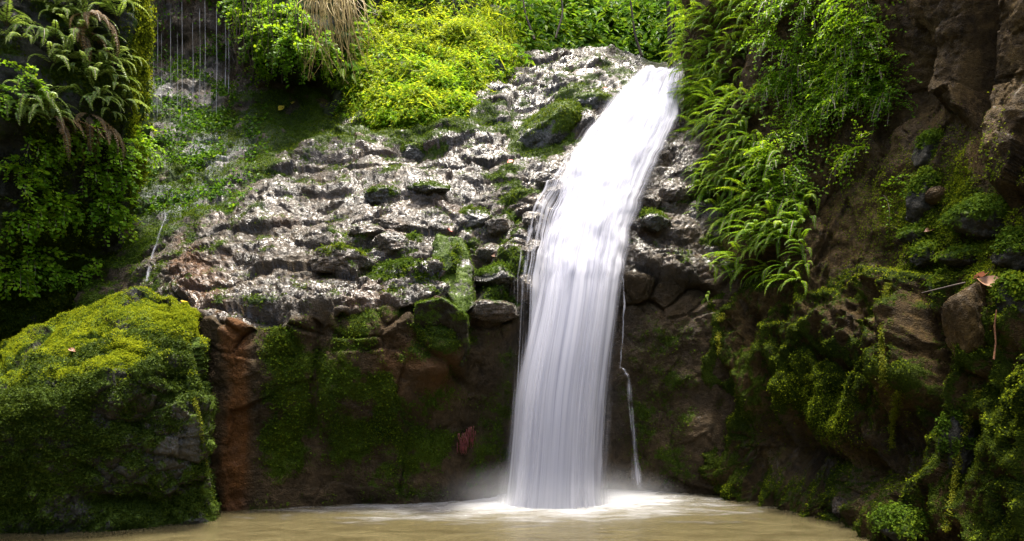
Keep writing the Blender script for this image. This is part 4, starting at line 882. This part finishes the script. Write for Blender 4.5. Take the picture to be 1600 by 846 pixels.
# ------------------------------------------------------------------ fallen leaves, stick, red rootlets
def leaf(S, px, py, size, label, m='deadleaf', seed=0, off=.03):
    g = np.random.default_rng(seed+300); p, n = S.at(px, py); V = []; F = []
    t = np.linspace(0, 1, 7); w = np.sin(np.pi*np.clip(t, .02, .97)**.8)*.32
    for k in range(7): V += [(t[k]-.5, -w[k], .12*math.sin(t[k]*4)+.1), (t[k]-.5, 0, .02*math.cos(t[k]*5)), (t[k]-.5, w[k], .1+.1*math.cos(t[k]*4))]
    for k in range(6):
        for q in (0, 1): F.append((k*3+q, k*3+q+1, k*3+q+4, k*3+q+3))
    o = link('fallen_leaf', mesh_np('fallen_leaf', V, F, mats=[M[m]]), label=label, category='leaf')
    z = Vector((n[0]*.3, n[1]*.6-.25, .8)).normalized()
    o.rotation_mode = 'QUATERNION'; o.rotation_quaternion = z.to_track_quat('Z', 'Y') @ Matrix.Rotation(g.uniform(0, 6.28), 3, 'Z').to_quaternion()
    o.location = Vector(p)+Vector((0, -1, .5))*off; s_ = size*p[1]/FPX; o.scale = (s_,)*3
M['leaf_red'] = leaf_mat('red_leaf', [(.1, (.22, .03, .01)), (.9, (.5, .07, .02))], .2, .4, .4)
M['leaf_yellow'] = leaf_mat('yellow_leaf', [(.1, (.4, .3, .02)), (.9, (.6, .45, .05))], .3, .4, .4)
for i, (S_, x, y, z_, m_, lb) in enumerate([
    (D, 1528, 438, 34, 'deadleaf', 'curled brown leaf on top of the dark flat faced block'), (D, 1546, 448, 38, 'deadleaf', 'large dry leaf hanging over the edge beside the upright stick'),
    (D, 1552, 462, 26, 'deadleaf', 'lowest of the dry leaves by the stick'), (D, 1512, 430, 30, 'leaf_red', 'reddish leaf lying among the dry leaves on the ledge'),
    (D, 1475, 405, 34, 'deadleaf', 'pale pinkish leaf on the moss left of the flat stone'), (D, 1560, 335, 28, 'deadleaf', 'dry leaf resting on the broad moss cushion rock'),
    (D, 1462, 224, 20, 'deadleaf', 'small leaf on the mossy block under the tan pillar'), (D, 1452, 362, 22, 'deadleaf', 'brown leaf on the small rounded moss cap'),
    (A, 440, 173, 14, 'leaf_yellow', 'small yellow leaf lying on the mossy alcove slope'), (A, 458, 163, 10, 'leaf_yellow', 'tiny yellow leaf uphill of the other on the alcove slope'),
    (A, 943, 141, 10, 'leaf_red', 'left red leaf on the mossy rocks beside the upper cascade'), (A, 972, 143, 10, 'leaf_red', 'right red leaf on the mossy rocks beside the upper cascade'),
    (A, 946, 157, 9, 'leaf_red', 'lowest red leaf on the mossy rocks beside the upper cascade'), (A, 798, 256, 14, 'leaf_red', 'orange leaf on wet rock left of the cascade'),
    (A, 774, 404, 14, 'deadleaf', 'tan leaf on the reddish brown ledge rock left of the waterfall'), (A, 703, 364, 12, 'leaf_red', 'rust coloured leaf on the slab above the leaning block'),
    (K, 302, 457, 10, 'leaf_yellow', 'yellow leaf at the top right corner of the big boulder'), (K, 116, 550, 13, 'deadleaf', 'pale dry leaf on the bright top of the big boulder')]):
    leaf(S_, x, y, z_, lb, m_, i)
p0 = D.at(1553, 520)[0]; Yd = p0[1]-.3
V, F = tubes([([P(1557, 484, Yd), P(1554, 510, Yd), P(1556, 535, Yd), P(1553, 562, Yd-.02)], [.004, .0075, .006, .0085])], 6)
M['twig'] = plain_mat('orange_twig', (.10, .035, .012), (.22, .09, .03), 30, .7)
link('stick', mesh_np('stick', V, F, mats=[M['twig']]), label='orange brown stick hanging upright on the dark block of the right cliff', category='stick')
V, F = tubes([([P(1508, 442, Yd), P(1490, 446, Yd), P(1440, 458, Yd+.05)], [.008, .007, .004])], 5)
link('stick', mesh_np('stick', V, F, mats=[M['bark']]), label='thin dark twig lying across the mossy ledge left of the fallen leaves', category='stick')
cv = []
for i in range(60):
    cx_, cy_ = (722, 690) if i < 34 else (735, 680); x = cx_+g.normal(0, 4); y = cy_+g.uniform(-14, 6); p = A.at(cx_, cy_)[0]
    cv.append(([P(x+g.normal(0, 1.5)*s, y+16*s, p[1]-.03-.05*math.sin(s*3)) for s in np.linspace(0, 1, 5)], .006))
V, F = tubes(cv)
link('red_rootlets', mesh_np('red_rootlets', V, F, mats=[M['redroot']]), label='small tuft of red rootlets on the wall near the foot of the waterfall', category='roots')
# ------------------------------------------------------------------ spray over the pool
m, nt, N, L = mat('spray'); tc = N('ShaderNodeTexCoord'); ln = N('ShaderNodeVectorMath', operation='LENGTH'); L(tc.outputs['Object'], ln.inputs[0])
n1 = noise(N, L, tc.outputs['Object'], 2.4, 3)
dn = mth(N, L, 'MULTIPLY', mth(N, L, 'SUBTRACT', 1., ln.outputs['Value'], True), mth(N, L, 'ADD', n1.outputs[0], .2))
dn = mth(N, L, 'MULTIPLY', mth(N, L, 'POWER', dn, 1.9), 4.2)
v = N('ShaderNodeVolumePrincipled'); v.inputs['Color'].default_value = (.97, .98, 1, 1); v.inputs['Anisotropy'].default_value = 0; L(dn, v.inputs['Density'])
o = N('ShaderNodeOutputMaterial'); L(v.outputs[0], o.inputs[1])
o = link('mist', mesh_np('mist', ICO[0], ICO[1], mats=[m]), kind='stuff'); o.location = (.45, 8.1, .02); o.scale = (1.75, .8, .55)

# ------------------------------------------------------------------ camera, light
cam = bpy.data.cameras.new('camera'); co = bpy.data.objects.new('camera', cam); C.objects.link(co)
co.location = (0, 0, CAMZ); co.rotation_euler = (R(90), 0, 0)
cam.sensor_width = 36; cam.lens = FPX*36/1600; cam.shift_y = (HY-423)/1600; cam.clip_end = 2000
bpy.context.scene.camera = co
TS = Vector((.05, .11, .99)).normalized()
sun = bpy.data.lights.new('sun', 'SUN'); sun.energy = 2.9; sun.angle = R(10); sun.color = (1, .95, .84)
so = bpy.data.objects.new('sun', sun); C.objects.link(so); so.rotation_euler = TS.to_track_quat('Z', 'Y').to_euler()
W = bpy.data.worlds.new('World'); bpy.context.scene.world = W; W.use_nodes = True
nt = W.node_tree; bg = nt.nodes['Background']; sk = nt.nodes.new('ShaderNodeTexSky'); sk.sky_type = 'NISHITA'; sk.sun_disc = False
sk.sun_elevation = math.asin(TS.z); sk.sun_rotation = math.atan2(TS.x, TS.y); sk.dust_density = 6.; sk.air_density = 1.; sk.ozone_density = .5
nt.links.new(sk.outputs[0], bg.inputs[0]); bg.inputs[1].default_value = .15
sc = bpy.context.scene
sc.view_settings.view_transform = 'Standard'; sc.view_settings.look = 'None'; sc.view_settings.gamma = 1; sc.view_settings.exposure = 2.15
sc.cycles.use_denoising = True; sc.cycles.max_bounces = 8; sc.cycles.transparent_max_bounces = 16; sc.cycles.sample_clamp_indirect = 6
